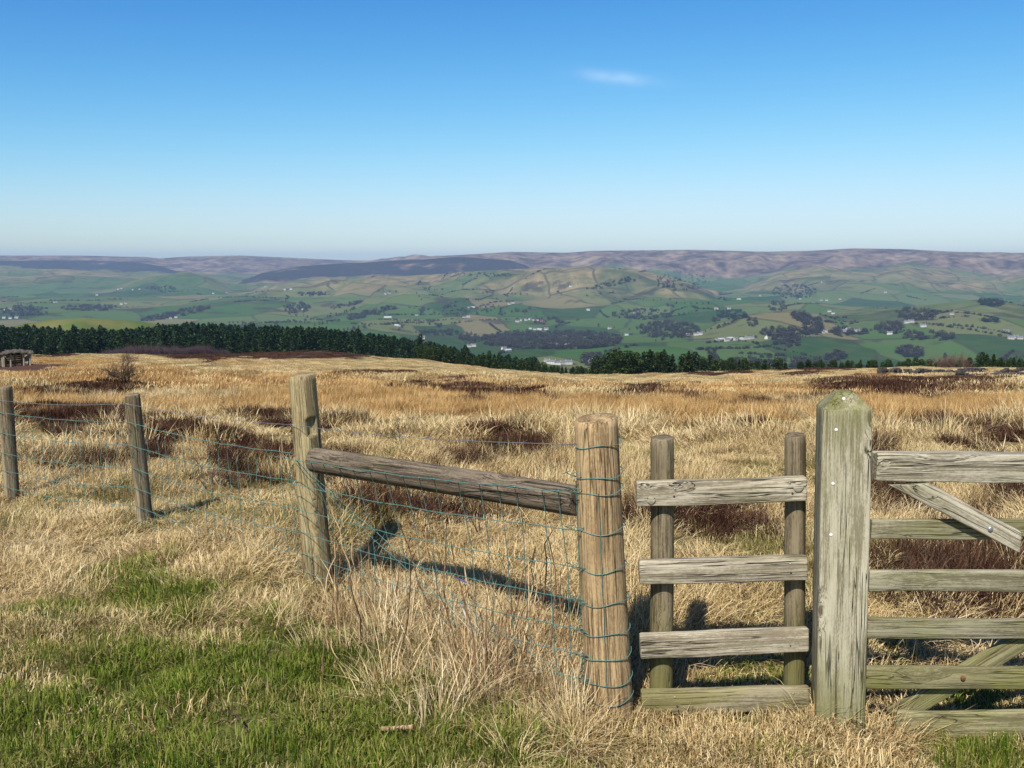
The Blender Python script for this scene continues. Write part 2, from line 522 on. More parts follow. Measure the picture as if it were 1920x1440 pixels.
# where heather, orange grass and turf grow (patches seen in the photograph: centre and half size in its pixels)
HEATHER = [(120, 782, 115, 17), (330, 800, 70, 12), (510, 790, 40, 12), (430, 862, 55, 18), (300, 855, 40, 10), (530, 865, 28, 22),
           (600, 800, 20, 8), (955, 850, 65, 12), (850, 865, 45, 9), (1010, 880, 50, 10), (1065, 892, 25, 9), (700, 905, 85, 18), (790, 960, 110, 16),
           (900, 975, 60, 12), (1340, 985, 150, 34), (1180, 985, 30, 25), (1775, 1055, 160, 18), (1770, 1105, 160, 32), (1530, 960, 20, 25),
           (1000, 742, 90, 5), (1160, 748, 110, 7), (1320, 752, 90, 6), (860, 748, 30, 6), (1760, 722, 190, 13), (1600, 730, 80, 6),
           (560, 664, 220, 10), (420, 664, 120, 7), (60, 692, 90, 7), (80, 745, 40, 14), (215, 728, 40, 10), (150, 735, 30, 9), (1250, 697, 90, 4), (1460, 693, 120, 4),
           (930, 720, 60, 3), (700, 700, 90, 3), (1730, 800, 40, 9), (1880, 800, 30, 8), (120, 668, 45, 3), (40, 860, 30, 12), (250, 735, 30, 12), (1640, 840, 14, 5), (640, 850, 30, 8), (200, 815, 120, 14), (380, 830, 90, 14), (470, 905, 70, 14), (150, 880, 60, 10), (60, 800, 60, 12), (620, 770, 30, 5), (750, 880, 60, 10), (980, 940, 60, 12), (880, 735, 80, 4), (1430, 760, 60, 5), (1240, 730, 120, 4), (1540, 752, 60, 5)]
ORANGE = [(700, 755, 200, 22), (1020, 770, 180, 18), (1750, 765, 190, 32), (1300, 770, 200, 18), (480, 720, 300, 16), (1450, 735, 250, 12), (200, 705, 200, 16), (900, 725, 250, 8), (100, 680, 120, 8)]
GREEN = [(420, 1330, 520, 130), (150, 1420, 300, 90), (760, 1330, 200, 100), (700, 1420, 420, 60), (190, 1065, 70, 26), (300, 1120, 110, 34), (1830, 1425, 130, 35), (1400, 1275, 90, 22),
         (510, 1010, 28, 14), (90, 1140, 60, 25), (560, 1180, 130, 40), (1450, 1430, 60, 15), (1660, 1230, 60, 25), (1800, 1310, 110, 18), (1380, 1340, 90, 16)]


def field(lst, px, py, edge=0.35):
    m = np.zeros_like(px)
    for cx, cy, rx, ry in lst:
        d = np.sqrt(((px - cx) / rx) ** 2 + ((py - cy) / ry) ** 2)
        m = np.maximum(m, 1 - sstep(1 - edge, 1 + edge, d))
    return m


def covers(x, y, z):
    px, py = to_px(x, y, z)
    ok = (y > 1.0) & (np.abs(px - 960) < 2400)
    n1 = fbm(x / 0.5 + 7, y / 0.5, 3); D = np.hypot(x, y)
    nb = fbm(x / (0.6 + D * 0.05) + 3, y / (0.6 + D * 0.05) + 8, 3)
    nb2 = fbm(x / (0.25 + D * 0.035) + 13, y / (0.25 + D * 0.05) + 1, 3)
    he = np.clip(field(HEATHER, px + nb * 120, py + nb * 24, 0.45) * (0.78 + 0.35 * sstep(60, 160, D)) - 0.12 * (1 - sstep(60, 160, D)) + nb2 * (3.0 - 2.4 * sstep(60, 160, D)), 0, 1) * (field(HEATHER, px + nb * 120, py + nb * 24, 0.7) > 0.12) * ok
    he = np.maximum(he, sstep(0.195, 0.26, fbm(x / (0.55 + D * 0.06) + 30, y / (0.55 + D * 0.085), 3)) * 0.85 * sstep(5.5, 8.5, D) * (y > 5))
    og = np.clip(field(ORANGE, px, py, 0.5) + 0.6 * sstep(0.03, 0.25, fbm(x / 6, y / 6 + 40, 3)) * sstep(9, 20, D), 0, 1) * ok
    gr = field(GREEN, px + nb * 160, py + nb * 60, 0.4) * ok
    gr = np.where(D < 2.6, np.maximum(gr, 0.6), gr)
    return he, og, gr


he, og, gr = covers(Vn[:, 0], Vn[:, 1], Vn[:, 2])
set_attr(me_g, 'heather', he.astype(np.float32)); set_attr(me_g, 'orange', og.astype(np.float32)); set_attr(me_g, 'green', gr.astype(np.float32))
for nm, T in (('dark', DARK), ('moor', MOOR), ('tan', TAN), ('lime', LIME)):
    set_attr(me_h, nm, lookup(T, Vf[:, 0], Vf[:, 1]).astype(np.float32))

t = NT('moor_ground')
pos = t.node('ShaderNodeNewGeometry').outputs['Position']
n1 = t.noise(pos, 3.0, 6, 0.65); n2 = t.noise(pos, 0.25, 4); n3 = t.noise(pos, 28, 4, 0.7)
straw = t.mix(t.rng(n1, 0.3, 0.7), (0.10, 0.065, 0.028), (0.33, 0.225, 0.095))  # darkened to stand for shadowed thatch in the gaps under the grass
straw = t.mix(t.rng(n3, 0.35, 0.65), t.mix(0.5, straw, (0.07, 0.045, 0.02)), straw)
straw = t.mix(t.rng(n2, 0.42, 0.62), straw, t.mix(0.5, straw, (0.30, 0.27, 0.11)))
c = t.mix(t.attr('orange'), straw, t.mix(t.rng(n1, 0.3, 0.7), (0.20, 0.105, 0.035), (0.38, 0.22, 0.08)))
c = t.mix(t.attr('green'), c, t.mix(t.rng(n1, 0.3, 0.7), (0.07, 0.075, 0.02), (0.14, 0.14, 0.04)))
hm = t.rng(t.math('ADD', t.attr('heather'), t.math('MULTIPLY', t.math('SUBTRACT', n1, 0.5), 0.9)), 0.35, 0.6)
c = t.mix(hm, c, t.mix(n3, (0.05, 0.028, 0.018), (0.10, 0.05, 0.03)))
M_GROUND = t.surf(t.bsdf(c, 0.95, t.bump(t.math('ADD', n1, n3), 0.6, 0.05), 0.1))

t = NT('hill_land')
pos = t.node('ShaderNodeNewGeometry').outputs['Position']
flat = t.mapping(pos, (1, 1, 0))
wv = t.node('ShaderNodeTexNoise', {'Vector': flat, 'Scale': 0.003, 'Detail': 2}).outputs['Color']
wp = t.node('ShaderNodeVectorMath', {0: flat, 1: t.node('ShaderNodeVectorMath', {0: wv, 1: (130, 130, 0)}, operation='MULTIPLY').outputs[0]}, operation='ADD').outputs[0]
vp = t.mapping(wp, (1 / 230, 1 / 420, 1))
vc = t.node('ShaderNodeTexVoronoi', {'Vector': vp, 'Scale': 1.0}, feature='F1', voronoi_dimensions='2D').outputs['Color']
ve = t.node('ShaderNodeTexVoronoi', {'Vector': vp, 'Scale': 1.0}, feature='DISTANCE_TO_EDGE', voronoi_dimensions='2D').outputs['Distance']
cell = t.node('ShaderNodeSeparateColor', {0: vc}).outputs
fld = t.ramp(cell[0], [(0.0, (0.020, 0.052, 0.014)), (0.2, (0.032, 0.082, 0.018)), (0.42, (0.050, 0.095, 0.024)), (0.62, (0.075, 0.110, 0.033)), (0.8, (0.10, 0.115, 0.042)), (0.92, (0.14, 0.120, 0.055))], 'CONSTANT')
g1 = t.noise(flat, 0.012, 5, 0.6); g2 = t.noise(flat, 0.0016, 4, 0.55); g3 = t.noise(flat, 0.05, 3)
fld = t.mix(t.rng(g1, 0.4, 0.7, 0, 0.4), fld, (0.085, 0.085, 0.035))
rough = t.mix(t.rng(g1, 0.35, 0.65), (0.075, 0.078, 0.030), (0.225, 0.168, 0.083))
tanm = t.math('MULTIPLY', t.attr('tan'), t.rng(g2, 0.38, 0.58, 0.2, 1.6), True)
c = t.mix(tanm, fld, rough)
hedge = t.rng(ve, 0.015, 0.035, 1.0, 0.0)
hedge = t.math('MULTIPLY', hedge, t.rng(t.noise(flat, 0.006, 3), 0.34, 0.5))
c = t.mix(t.math('MULTIPLY', hedge, 0.7), c, (0.035, 0.035, 0.022))
scrub = t.math('MULTIPLY', t.rng(t.noise(flat, 0.0045, 6, 0.7), 0.56, 0.62), 0.8)
c = t.mix(scrub, c, (0.035, 0.030, 0.020))
moorc = t.ramp(t.math('ADD', t.math('MULTIPLY', g1, 0.5), t.math('MULTIPLY', t.noise(flat, 0.0032, 5, 0.6), 0.5)), [(0.40, (0.035, 0.022, 0.018)), (0.47, (0.085, 0.055, 0.040)), (0.54, (0.16, 0.110, 0.072)), (0.62, (0.25, 0.180, 0.11))])
mo = t.math('ADD', t.attr('moor'), t.math('MULTIPLY', t.math('SUBTRACT', g2, 0.5), 0.5))
c = t.mix(t.rng(mo, 0.3, 0.55), c, moorc)
dk = t.math('ADD', t.attr('dark'), t.math('MULTIPLY', t.math('SUBTRACT', t.noise(flat, 0.0035, 6, 0.65), 0.5), 1.4))
c = t.mix(t.rng(dk, 0.42, 0.6), c, t.mix(g1, (0.014, 0.014, 0.017), (0.036, 0.030, 0.030)))
limec = t.mix(t.rng(t.noise(flat, 0.011, 3), 0.45, 0.62), (0.070, 0.100, 0.024), (0.125, 0.120, 0.04))
c = t.mix(t.rng(t.attr('lime'), 0.25, 0.4), c, limec)
M_HILL = t.surf(t.bsdf(c, 1.0, t.bump(g1, 0.6, 6.0), 0.0))

ground = link('ground', me_g, M_GROUND)
tag(ground, 'rough moorland ground sloping away beneath straw grass and heather', 'ground', kind='structure')
hills = link('hills', me_h, M_HILL)
tag(hills, 'far valley and moorland hills with a patchwork of green fields', 'hills', kind='structure')

# ------------------------------------------------------------------ scatter of stuff (geometry nodes)
PROTO_N = [0]


def scatter(name, protos, P, R, S, idx, label, cat):
    PROTO_N[0] += 1
    pc = bpy.data.collections.new('%s_source_%02d' % (name, PROTO_N[0]))
    for i, (me, mat) in enumerate(protos):
        o = bpy.data.objects.new('%s_tuft_%02d_%02d' % (name, PROTO_N[0], i), me)
        if not me.materials: me.materials.append(mat)
        pc.objects.link(o)
    me = bpy.data.meshes.new(name)
    me.vertices.add(len(P)); me.vertices.foreach_set('co', np.asarray(P, np.float32).ravel())
    set_attr(me, 'rot', np.asarray(R, np.float32), 'FLOAT_VECTOR'); set_attr(me, 'scl', np.asarray(S, np.float32), 'FLOAT_VECTOR')
    set_attr(me, 'idx', np.asarray(idx, np.int32), 'INT')
    o = link(name, me)
    ng = bpy.data.node_groups.new(name + '_nodes', 'GeometryNodeTree')
    ng.interface.new_socket('Geometry', in_out='INPUT', socket_type='NodeSocketGeometry')
    ng.interface.new_socket('Geometry', in_out='OUTPUT', socket_type='NodeSocketGeometry')
    gi = ng.nodes.new('NodeGroupInput'); go = ng.nodes.new('NodeGroupOutput')
    ip = ng.nodes.new('GeometryNodeInstanceOnPoints'); ci = ng.nodes.new('GeometryNodeCollectionInfo')
    ci.inputs['Collection'].default_value = pc
    ci.inputs['Separate Children'].default_value = True
    ci.inputs['Reset Children'].default_value = True
    ip.inputs['Pick Instance'].default_value = True

    def na(nm, ty):
        n = ng.nodes.new('GeometryNodeInputNamedAttribute'); n.data_type = ty; n.inputs['Name'].default_value = nm
        return n.outputs['Attribute']
    L = ng.links.new
    L(gi.outputs[0], ip.inputs['Points']); L(ci.outputs[0], ip.inputs['Instance'])
    L(na('idx', 'INT'), ip.inputs['Instance Index'])
    L(na('rot', 'FLOAT_VECTOR'), ip.inputs['Rotation']); L(na('scl', 'FLOAT_VECTOR'), ip.inputs['Scale'])
    L(ip.outputs[0], go.inputs[0])
    mo = o.modifiers.new('scatter', 'NODES'); mo.node_group = ng
    tag(o, label, cat, kind='stuff')
    return o


def tuft(seed, n, rad, lmin, lmax, wid, lean=0.5, droop=0.9, wind=None, tri=False, up=0.0):
    """a clump of curved blades, one mesh"""
    r = np.random.default_rng(seed)
    a = r.uniform(0, 2 * math.pi, n); q = np.sqrt(r.uniform(0, 1, n)) * rad
    bx, by = q * np.cos(a), q * np.sin(a)
    la = a + r.normal(0, 0.9, n)
    if wind is not None:
        la = np.where(r.uniform(0, 1, n) < 0.6, wind + r.normal(0, 0.6, n), la)
    L = r.uniform(lmin, lmax, n) * (1 - 0.35 * (q / rad) ** 2)
    th0 = np.abs(r.normal(lean, 0.28, n)); bend = r.normal(droop, 0.45, n)
    rows_ = 3
    px, py, pz = bx.copy(), by.copy(), np.full(n, -0.02)
    side = la + math.pi / 2 + r.normal(0, 0.5, n)
    sx, sy = np.cos(side), np.sin(side)
    V = []
    for k in range(rows_ + 1):
        w = wid * r.uniform(0.7, 1.3, n) * (1 - k / rows_) ** 0.6 if k < rows_ else np.zeros(n)
        if k < rows_:
            V.append(np.stack([px - sx * w / 2, py - sy * w / 2, pz], 1)); V.append(np.stack([px + sx * w / 2, py + sy * w / 2, pz], 1))
        else:
            V.append(np.stack([px, py, pz], 1))
        th = np.clip(th0 + bend * (k + 0.3) / rows_, 0, 2.3)
        s = L / rows_
        px = px + np.cos(la) * np.sin(th) * s; py = py + np.sin(la) * np.sin(th) * s; pz = np.maximum(pz + np.cos(th) * s, 0.005 + 0.02 * r.uniform(0, 1, n))
    m = 2 * rows_ + 1
    VV = np.stack(V, 1).reshape(-1, 3)
    b = np.arange(n)[:, None] * m
    quads = np.concatenate([b + np.array([0, 1, 3, 2]), b + np.array([2, 3, 5, 4])]); tris = b + np.array([4, 5, 6])
    me = big_mesh('tuft', VV, quads, tris)
    set_attr(me, 'rnd', np.repeat(r.uniform(0, 1, n), m).astype(np.float32))
    return me


STRAW = [(0.10, 0.06, 0.026), (0.32, 0.215, 0.092), (0.53, 0.395, 0.185), (0.65, 0.51, 0.27), (0.71, 0.59, 0.37)]
M_STRAW = mat_blade('straw_blade', STRAW)
M_ORANGE = mat_blade('orange_blade', [(0.20, 0.10, 0.034), (0.37, 0.215, 0.078), (0.51, 0.33, 0.135), (0.60, 0.44, 0.21)])
M_TURF = mat_blade('turf_blade', [(0.042, 0.075, 0.007), (0.085, 0.140, 0.013), (0.15, 0.20, 0.026), (0.28, 0.26, 0.065), (0.48, 0.385, 0.17)], 0.3)
M_OLIVE = mat_blade('olive_blade', [(0.08, 0.09, 0.02), (0.20, 0.18, 0.055), (0.38, 0.29, 0.125), (0.54, 0.42, 0.21)], 0.2)
M_DEAD = mat_blade('dead_stems', [(0.18, 0.105, 0.05), (0.42, 0.295, 0.145), (0.60, 0.465, 0.255), (0.70, 0.59, 0.38)], 0.1)
M_HEATH = mat_blade('heather_twig', [(0.020, 0.010, 0.007), (0.046, 0.022, 0.015), (0.085, 0.042, 0.027), (0.22, 0.135, 0.075)], 0.1)

WIND = 0.3
near_straw = [(tuft(100 + i, 130, 0.15, 0.10, 0.26, 0.0040, 0.6, 1.35, WIND), M_STRAW) for i in range(6)]
short_straw = [(tuft(130 + i, 170, 0.15, 0.02, 0.065, 0.0034, 0.75, 0.9), M_STRAW) for i in range(5)]
near_olive = [(tuft(150 + i, 130, 0.15, 0.04, 0.12, 0.0040, 0.5, 0.9), M_OLIVE) for i in range(4)]
near_turf = [(tuft(200 + i, 190, 0.15, 0.02, 0.06, 0.0034, 0.8, 0.8), M_TURF) for i in range(5)]
near_heath = [(tuft(250 + i, 300, 0.17, 0.06, 0.18, 0.0042, 0.6, 0.1), M_HEATH) for i in range(4)]
mid_straw = [(tuft(300 + i, 170, 0.26, 0.12, 0.32, 0.0080, 0.55, 1.3), M_STRAW) for i in range(5)]
mid_orange = [(tuft(350 + i, 190, 0.34, 0.15, 0.36, 0.0075, 0.35, 0.7, WIND), M_ORANGE) for i in range(4)]
mid_heath = [(tuft(400 + i, 340, 0.27, 0.07, 0.19, 0.0095, 0.5, 0.1), M_HEATH) for i in range(4)]
far_straw = [(tuft(500 + i, 420, 1.5, 0.12, 0.28, 0.022, 0.5, 1.0, WIND), M_STRAW) for i in range(4)]
far_orange = [(tuft(550 + i, 420, 1.5, 0.15, 0.34, 0.022, 0.35, 0.7, WIND), M_ORANGE) for i in range(4)]
far_heath = [(tuft(600 + i, 480, 1.2, 0.14, 0.30, 0.035, 0.5, 0.15), M_HEATH) for i in range(4)]


def sample(d0, d1, dens, seed, spread=41):
    r = np.random.default_rng(seed)
    a = math.radians(spread)
    n = int(dens * a * (d1 * d1 - d0 * d0))
    D = np.sqrt(r.uniform(d0 * d0, d1 * d1, n)); az = r.uniform(-a, a, n)
    x = D * np.sin(az); y = D * np.cos(az)
    return x, y, H(x, y), D, r


def place(name, protos, x, y, z, r, smin, smax, label, cat, tilt=0.12, hs=None):
    n = len(x)
    spin = r.uniform(0, 6.283, n) if ('heather' in name or 'turf' in name or 'short' in name) else r.normal(0, 1.2, n)
    e = 0.05 + 0.02 * np.hypot(x, y)
    tx = np.arctan((H(x, y + e) - H(x, y - e)) / (2 * e)); ty = -np.arctan((H(x + e, y) - H(x - e, y)) / (2 * e))
    tx = np.clip(tx, -0.7, 0.7); ty = np.clip(ty, -0.7, 0.7)
    R = np.stack([tx * np.cos(spin) + ty * np.sin(spin) + r.normal(0, tilt, n), -tx * np.sin(spin) + ty * np.cos(spin) + r.normal(0, tilt, n), spin], 1)
    s = r.uniform(smin, smax, n)
    S = np.stack([s, s, s * r.uniform(0.75, 1.25, n) * (1 if hs is None else hs)], 1)
    return scatter(name, protos, np.stack([x, y, z], 1), R, S, r.integers(0, len(protos), n), label, cat)


# keep-out round the posts is not needed: grass grows up against them
x, y, z, D, r = sample(2.3, 9.5, 90, 1, 44)
he, og, gr = covers(x, y, z)
u = r.uniform(0, 1, len(x))
# front of the fence is short grass; behind it is tussocky
fence_y = np.where(x > 0.1, 4.0, np.where(x > -1.1, 3.95 - (x - 0.1) * 1.05, 5.2 - (x + 1.1) * 0.72))
behind = y > fence_y
k_he = (u < np.minimum(he * 1.4, 0.82)) & behind
patchy = 0.5 + 0.75 * sstep(-0.12, 0.16, fbm(x / 0.42 + 60, y / 0.42 + 9, 3))
k_gr = (~k_he) & (u < gr * np.minimum(np.where(behind, 0.7, 0.95), patchy))
rest = ~(k_he | k_gr)
ol = rest & (fbm(x / 1.1 + 50, y / 1.1, 3) + 0.35 * gr > 0.10) & (r.uniform(0, 1, len(x)) < 0.75)
st = rest & ~ol
thin = r.uniform(0, 1, len(x))
# tussocks: height swells and falls over half a metre or so
sw = fbm(x / 0.55 + 11, y / 0.55 + 4, 2)
swell = 0.4 + 1.15 * sstep(-0.16, 0.2, sw)
bank_l = (~behind) & (x < -0.4) & (y > 3.9 - x * 0.3)            # rough bank in front of the netting
low = (~behind) & ~bank_l
k = st & ~low & ((sw > -0.10) | (thin < 0.4))
place('straw_grass', near_straw, x[k], y[k], z[k], r, 0.75, 1.15, 'pale dry straw grass in tangled tussocks around the fence posts', 'grass', hs=(swell * np.where(bank_l, 0.75, 1.0))[k])
k = (st & low) | (st & ~low & ~((sw > -0.10) | (thin < 0.4)))
place('short_straw_grass', short_straw, x[k], y[k], z[k] + 0.008, r, 0.8, 1.3, 'short trodden straw grass at the foot of stile and gatepost', 'grass')
k = ol
place('olive_grass', near_olive, x[k], y[k], z[k], r, 0.8, 1.3, 'mixed olive and straw grass between turf and dry tussocks', 'grass', hs=np.where(low, 0.7, 1.0 * swell)[k])
k = k_gr
place('turf_grass', near_turf, x[k], y[k], z[k] + 0.012, r, 0.8, 1.35, 'short green turf on the trodden ground in front of the wire fence', 'grass', hs=(0.6 + 0.6 * swell)[k])
k = k_he & (thin < 0.8)
place('near_heather', near_heath, x[k], y[k], z[k], r, 0.7, 1.4, 'dark brown heather clumps behind the stile and gate', 'heather', hs=swell[k])
# extra turf under the straw in front, so no bare soil
x, y, z, D, r = sample(9.5, 32, 13, 2)
he, og, gr = covers(x, y, z); u = r.uniform(0, 1, len(x))
k_he = u < np.minimum(he * 1.5, 0.86); k_og = (~k_he) & (r.uniform(0, 1, len(x)) < og); k_st = ~(k_he | k_og)
sw = fbm(x / 0.9 + 5, y / 1.3 + 14, 2)
swell = 0.4 + 1.1 * sstep(-0.15, 0.2, sw)
k_st = k_st & ((sw > -0.08) | (r.uniform(0, 1, len(x)) < 0.35))
place('straw_grass', mid_straw, x[k_st], y[k_st], z[k_st], r, 0.7, 1.2, 'pale dry straw grass covering the moor beyond the fence', 'grass', hs=swell[k_st])
place('orange_grass', mid_orange, x[k_og], y[k_og], z[k_og], r, 0.8, 1.2, 'tall tawny orange moor grass in a band beyond the pale grass', 'grass')
place('heather', mid_heath, x[k_he], y[k_he], z[k_he], r, 0.8, 1.3, 'dark brown heather patches among pale grass beyond the fence', 'heather')
x1, y1, z1, D1, r = sample(32, 100, 0.75, 3)
x2, y2, z2, D2, r2 = sample(100, 330, 0.22, 4)
x = np.concatenate([x1, x2]); y = np.concatenate([y1, y2]); z = np.concatenate([z1, z2])
sp0 = at(33, 687)
far_ok = (np.hypot(x - sp0.x, y - sp0.y) > 5.5) & ~((np.abs(np.arctan2(x, y) - math.atan2(sp0.x, sp0.y)) < 0.04) & (np.hypot(x, y) < sp0.length) & (np.hypot(x, y) > sp0.length - 22))
x, y, z = x[far_ok], y[far_ok], z[far_ok]
he, og, gr = covers(x, y, z); u = r.uniform(0, 1, len(x))
k_he = u < he * 1.2; k_og = (~k_he) & (r.uniform(0, 1, len(x)) < og * 0.8); k_st = ~(k_he | k_og)
place('straw_grass', far_straw, x[k_st], y[k_st], z[k_st], r, 0.8, 1.4, 'bleached straw grass on the far slope of the moor', 'grass', 0.05)
place('orange_grass', far_orange, x[k_og], y[k_og], z[k_og], r, 0.8, 1.3, 'tawny orange grass on the far slope of the moor', 'grass', 0.05)
place('heather', far_heath, x[k_he], y[k_he], z[k_he], r, 0.8, 1.4, 'dark heather banks along the brow of the moor', 'heather', 0.05)

exec_marker = 0
# ------------------------------------------------------------------ timber helpers
W_STRAINER = mat_wood('strainer_wood', (0.45, 0.315, 0.16), (0.235, 0.152, 0.074), 2, 0.0, crack=0.75, stain=0.35)
W_OLDPOST = mat_wood('old_post_wood', (0.38, 0.305, 0.155), (0.195, 0.145, 0.072), 2, 0.2, (0.24, 0.205, 0.065), crack=0.8, stain=0.5)
W_STAKE = mat_wood('stake_wood', (0.26, 0.205, 0.125), (0.12, 0.09, 0.052), 2, 0.2, (0.17, 0.16, 0.06), crack=0.9, stain=0.5)
W_STILEPOST = mat_wood('stile_post_wood', (0.22, 0.175, 0.105), (0.10, 0.076, 0.044), 2, 0.25, (0.13, 0.12, 0.035), crack=0.8, low=(0.1, 0.5))
W_BOARD = mat_wood('board_wood', (0.45, 0.395, 0.285), (0.235, 0.195, 0.128), 0, 0.15, (0.19, 0.17, 0.06), crack=1.0, stain=0.35)
W_BOARDLOW = mat_wood('low_board_wood', (0.29, 0.245, 0.15), (0.13, 0.105, 0.06), 0, 0.75, (0.20, 0.18, 0.05), crack=1.0)
W_GATEPOST = mat_wood('gatepost_wood', (0.42, 0.38, 0.265), (0.225, 0.195, 0.122), 2, 0.36, (0.125, 0.122, 0.03), crack=1.0, low=(0.02, 0.40), top=(1.05, 1.34), stain=0.3, scale=1.3)
W_GATE = mat_wood('gate_wood', (0.47, 0.42, 0.31), (0.25, 0.215, 0.145), 0, 0.12, (0.20, 0.19, 0.07), crack=0.8, stain=0.35)
W_GATEMID = mat_wood('gate_rail_wood', (0.29, 0.265, 0.175), (0.15, 0.13, 0.075), 0, 0.5, (0.19, 0.185, 0.06), crack=0.8)
W_GATELOW = mat_wood('gate_low_wood', (0.28, 0.25, 0.13), (0.15, 0.13, 0.062), 0, 0.55, (0.19, 0.185, 0.05), crack=0.9)
W_BRACE = mat_wood('brace_wood', (0.20, 0.155, 0.105), (0.075, 0.057, 0.038), 2, 0.15, (0.17, 0.15, 0.06), crack=1.0, stain=0.55)
M_WIRE = mat_plain('green_wire', (0.07, 0.17, 0.145), 0.45, 0.0, 0.3, 0.5, 90)
M_GREYWIRE = mat_plain('grey_wire', (0.26, 0.30, 0.31), 0.4, 0.6, 0.2, 0.5, 90)
M_STEEL = mat_plain('galvanised_steel', (0.45, 0.46, 0.46), 0.4, 0.85, 0.15)
M_NAIL = mat_plain('pale_nail', (0.78, 0.78, 0.74), 0.4, 0.2, 0.05)
M_RUST = mat_plain('rusty_steel', (0.16, 0.065, 0.03), 0.8, 0.2, 0.35, scale=150)
M_BLACKHOLE = mat_plain('rusted_nail', (0.05, 0.035, 0.025), 0.8)


def align(o, base, top):
    d = (Vector(top) - Vector(base))
    o.rotation_euler = Vector((0, 0, 1)).rotation_difference(d.normalized()).to_euler()
    o.location = base


def round_post(name, base, top, r0, r1, mat, seed, notch=None, parent=None, under=0.35, rough=0.03, slope=0.0, M=36):
    """round timber standing along local z; base at local z=0, buried part below"""
    L = (Vector(top) - Vector(base)).length
    N = 46
    zs = np.concatenate([[-under], np.linspace(0, L, N)])
    if notch: zs = np.unique(np.concatenate([zs, np.linspace(notch[1] - 0.004, notch[2] + 0.004, 12)]))
    a = np.arange(M) / M * 2 * math.pi
    V, Fc = [], []
    for z_ in zs:
        r = r0 + (r1 - r0) * np.clip(z_ / L, 0, 1)
        rr = r * (1 + rough * 2 * fbm(np.cos(a) * 1.2 + seed * 3.1 + 9, np.sin(a) * 1.2 + z_ * 1.1, 3) + 0.4 * rough * fbm(a * 6 + seed, a * 0 + z_ * 0.7, 2))
        if notch:
            aa = (a - notch[0] + math.pi) % (2 * math.pi) - math.pi
            ins = (np.abs(aa) < notch[3]) & (z_ > notch[1]) & (z_ < notch[2])
            rr = np.where(ins, rr * 0.60, rr)
        bow = 0.004 * math.sin(z_ * 2.2 + seed)
        zt = z_ + (slope * np.cos(a - 1.0) * r if z_ > L - 1e-6 else 0)
        V.append(np.stack([rr * np.cos(a) + bow, rr * np.sin(a), np.full(M, z_) + (zt - z_)], 1))
    # worn top edge
    last = V[-1].copy(); cen = last.mean(0)
    V[-1] = cen + (last - cen) * np.array([0.965, 0.965, 1]); V[-1][:, 2] -= 0.0
    V[-2] = V[-2]
    inner = cen + (last - cen) * np.array([0.9, 0.9, 1]); inner[:, 2] += 0.004 + 0.004 * fbm(a * 2 + seed, a * 0, 2)
    V.append(inner)
    inner2 = cen + (last - cen) * np.array([0.4, 0.4, 1]); inner2[:, 2] += 0.003
    V.append(inner2)
    n = len(V)
    VV = np.concatenate(V + [np.array([[cen[0], cen[1], cen[2] + 0.002]])])
    for i in range(n - 1):
        for k in range(M):
            k2 = (k + 1) % M
            Fc.append((i * M + k, i * M + k2, (i + 1) * M + k2, (i + 1) * M + k))
    for k in range(M):
        Fc.append(((n - 1) * M + k, (n - 1) * M + (k + 1) % M, n * M))
    me = mesh_from(name, VV, Fc)
    o = link(name, me, mat, parent)
    align(o, base, top)
    return o


def board(name, A, B, w, th, mat, seed, parent=None, back=0.0, cut=(0, 0), wear=0.004, round_end=0.012):
    """sawn board from A to B (centres of its ends); width is up, thickness is depth (towards +Y); local x along it"""
    A = Vector(A); B = Vector(B); L = (B - A).length
    xd = (B - A).normalized(); yd = Vector((0, 0, 1)).cross(xd).normalized(); zd = xd.cross(yd)
    N = 36
    prof = []
    b = 0.0045
    hw, ht = w / 2, th / 2
    for sx, sz, c in ((-1, -1, 0), (1, -1, 1), (1, 1, 2), (-1, 1, 3)):
        for q in range(3):
            an = math.pi + c * math.pi / 2 + q * math.pi / 4
            prof.append((sx * (ht - b) + b * math.cos(an), sz * (hw - b) + b * math.sin(an)))
    prof = np.array(prof); M = len(prof)
    V, Fc = [], []
    xs = np.linspace(0, L, N)
    xs = np.concatenate([[0.0, round_end * 0.5], xs[1:-1], [L - round_end * 0.5, L]])
    for i, x_ in enumerate(xs):
        e = 0.93 if i in (0, len(xs) - 1) else 1.0
        p = prof * e
        n_ = wear * 1.6 * fbm(np.full(M, x_ * 5 + seed * 7.7), prof[:, 0] * 30 + prof[:, 1] * 25 + seed, 3)
        warp_y = 0.006 * fbm(np.array([x_ * 0.9 + seed * 3]), np.array([2.0]), 2)[0]
        warp_z = 0.010 * fbm(np.array([x_ * 1.3 + seed * 5]), np.array([7.0]), 2)[0]
        sh = cut[0] * p[:, 1] * (1 - x_ / L) + cut[1] * p[:, 1] * (x_ / L)
        V.append(np.stack([np.full(M, x_) + sh, p[:, 0] + n_ + warp_y, p[:, 1] * (1 + 0.02 * math.sin(x_ * 3 + seed)) + n_ * 1.3 + warp_z], 1))
    n = len(V); VV = np.concatenate(V)
    for i in range(n - 1):
        for k in range(M):
            k2 = (k + 1) % M
            Fc.append((i * M + k, (i + 1) * M + k, (i + 1) * M + k2, i * M + k2))
    Fc.append(tuple(range(M))); Fc.append(tuple(reversed(range((n - 1) * M, n * M))))
    me = mesh_from(name, VV, Fc)
    me.polygons.foreach_set('use_smooth', [len(p.vertices) == 4 for p in me.polygons])
    o = link(name, me, mat, parent)
    o.matrix_basis = Matrix.Translation(A) @ Matrix((xd, yd, zd)).transposed().to_4x4()
    return o


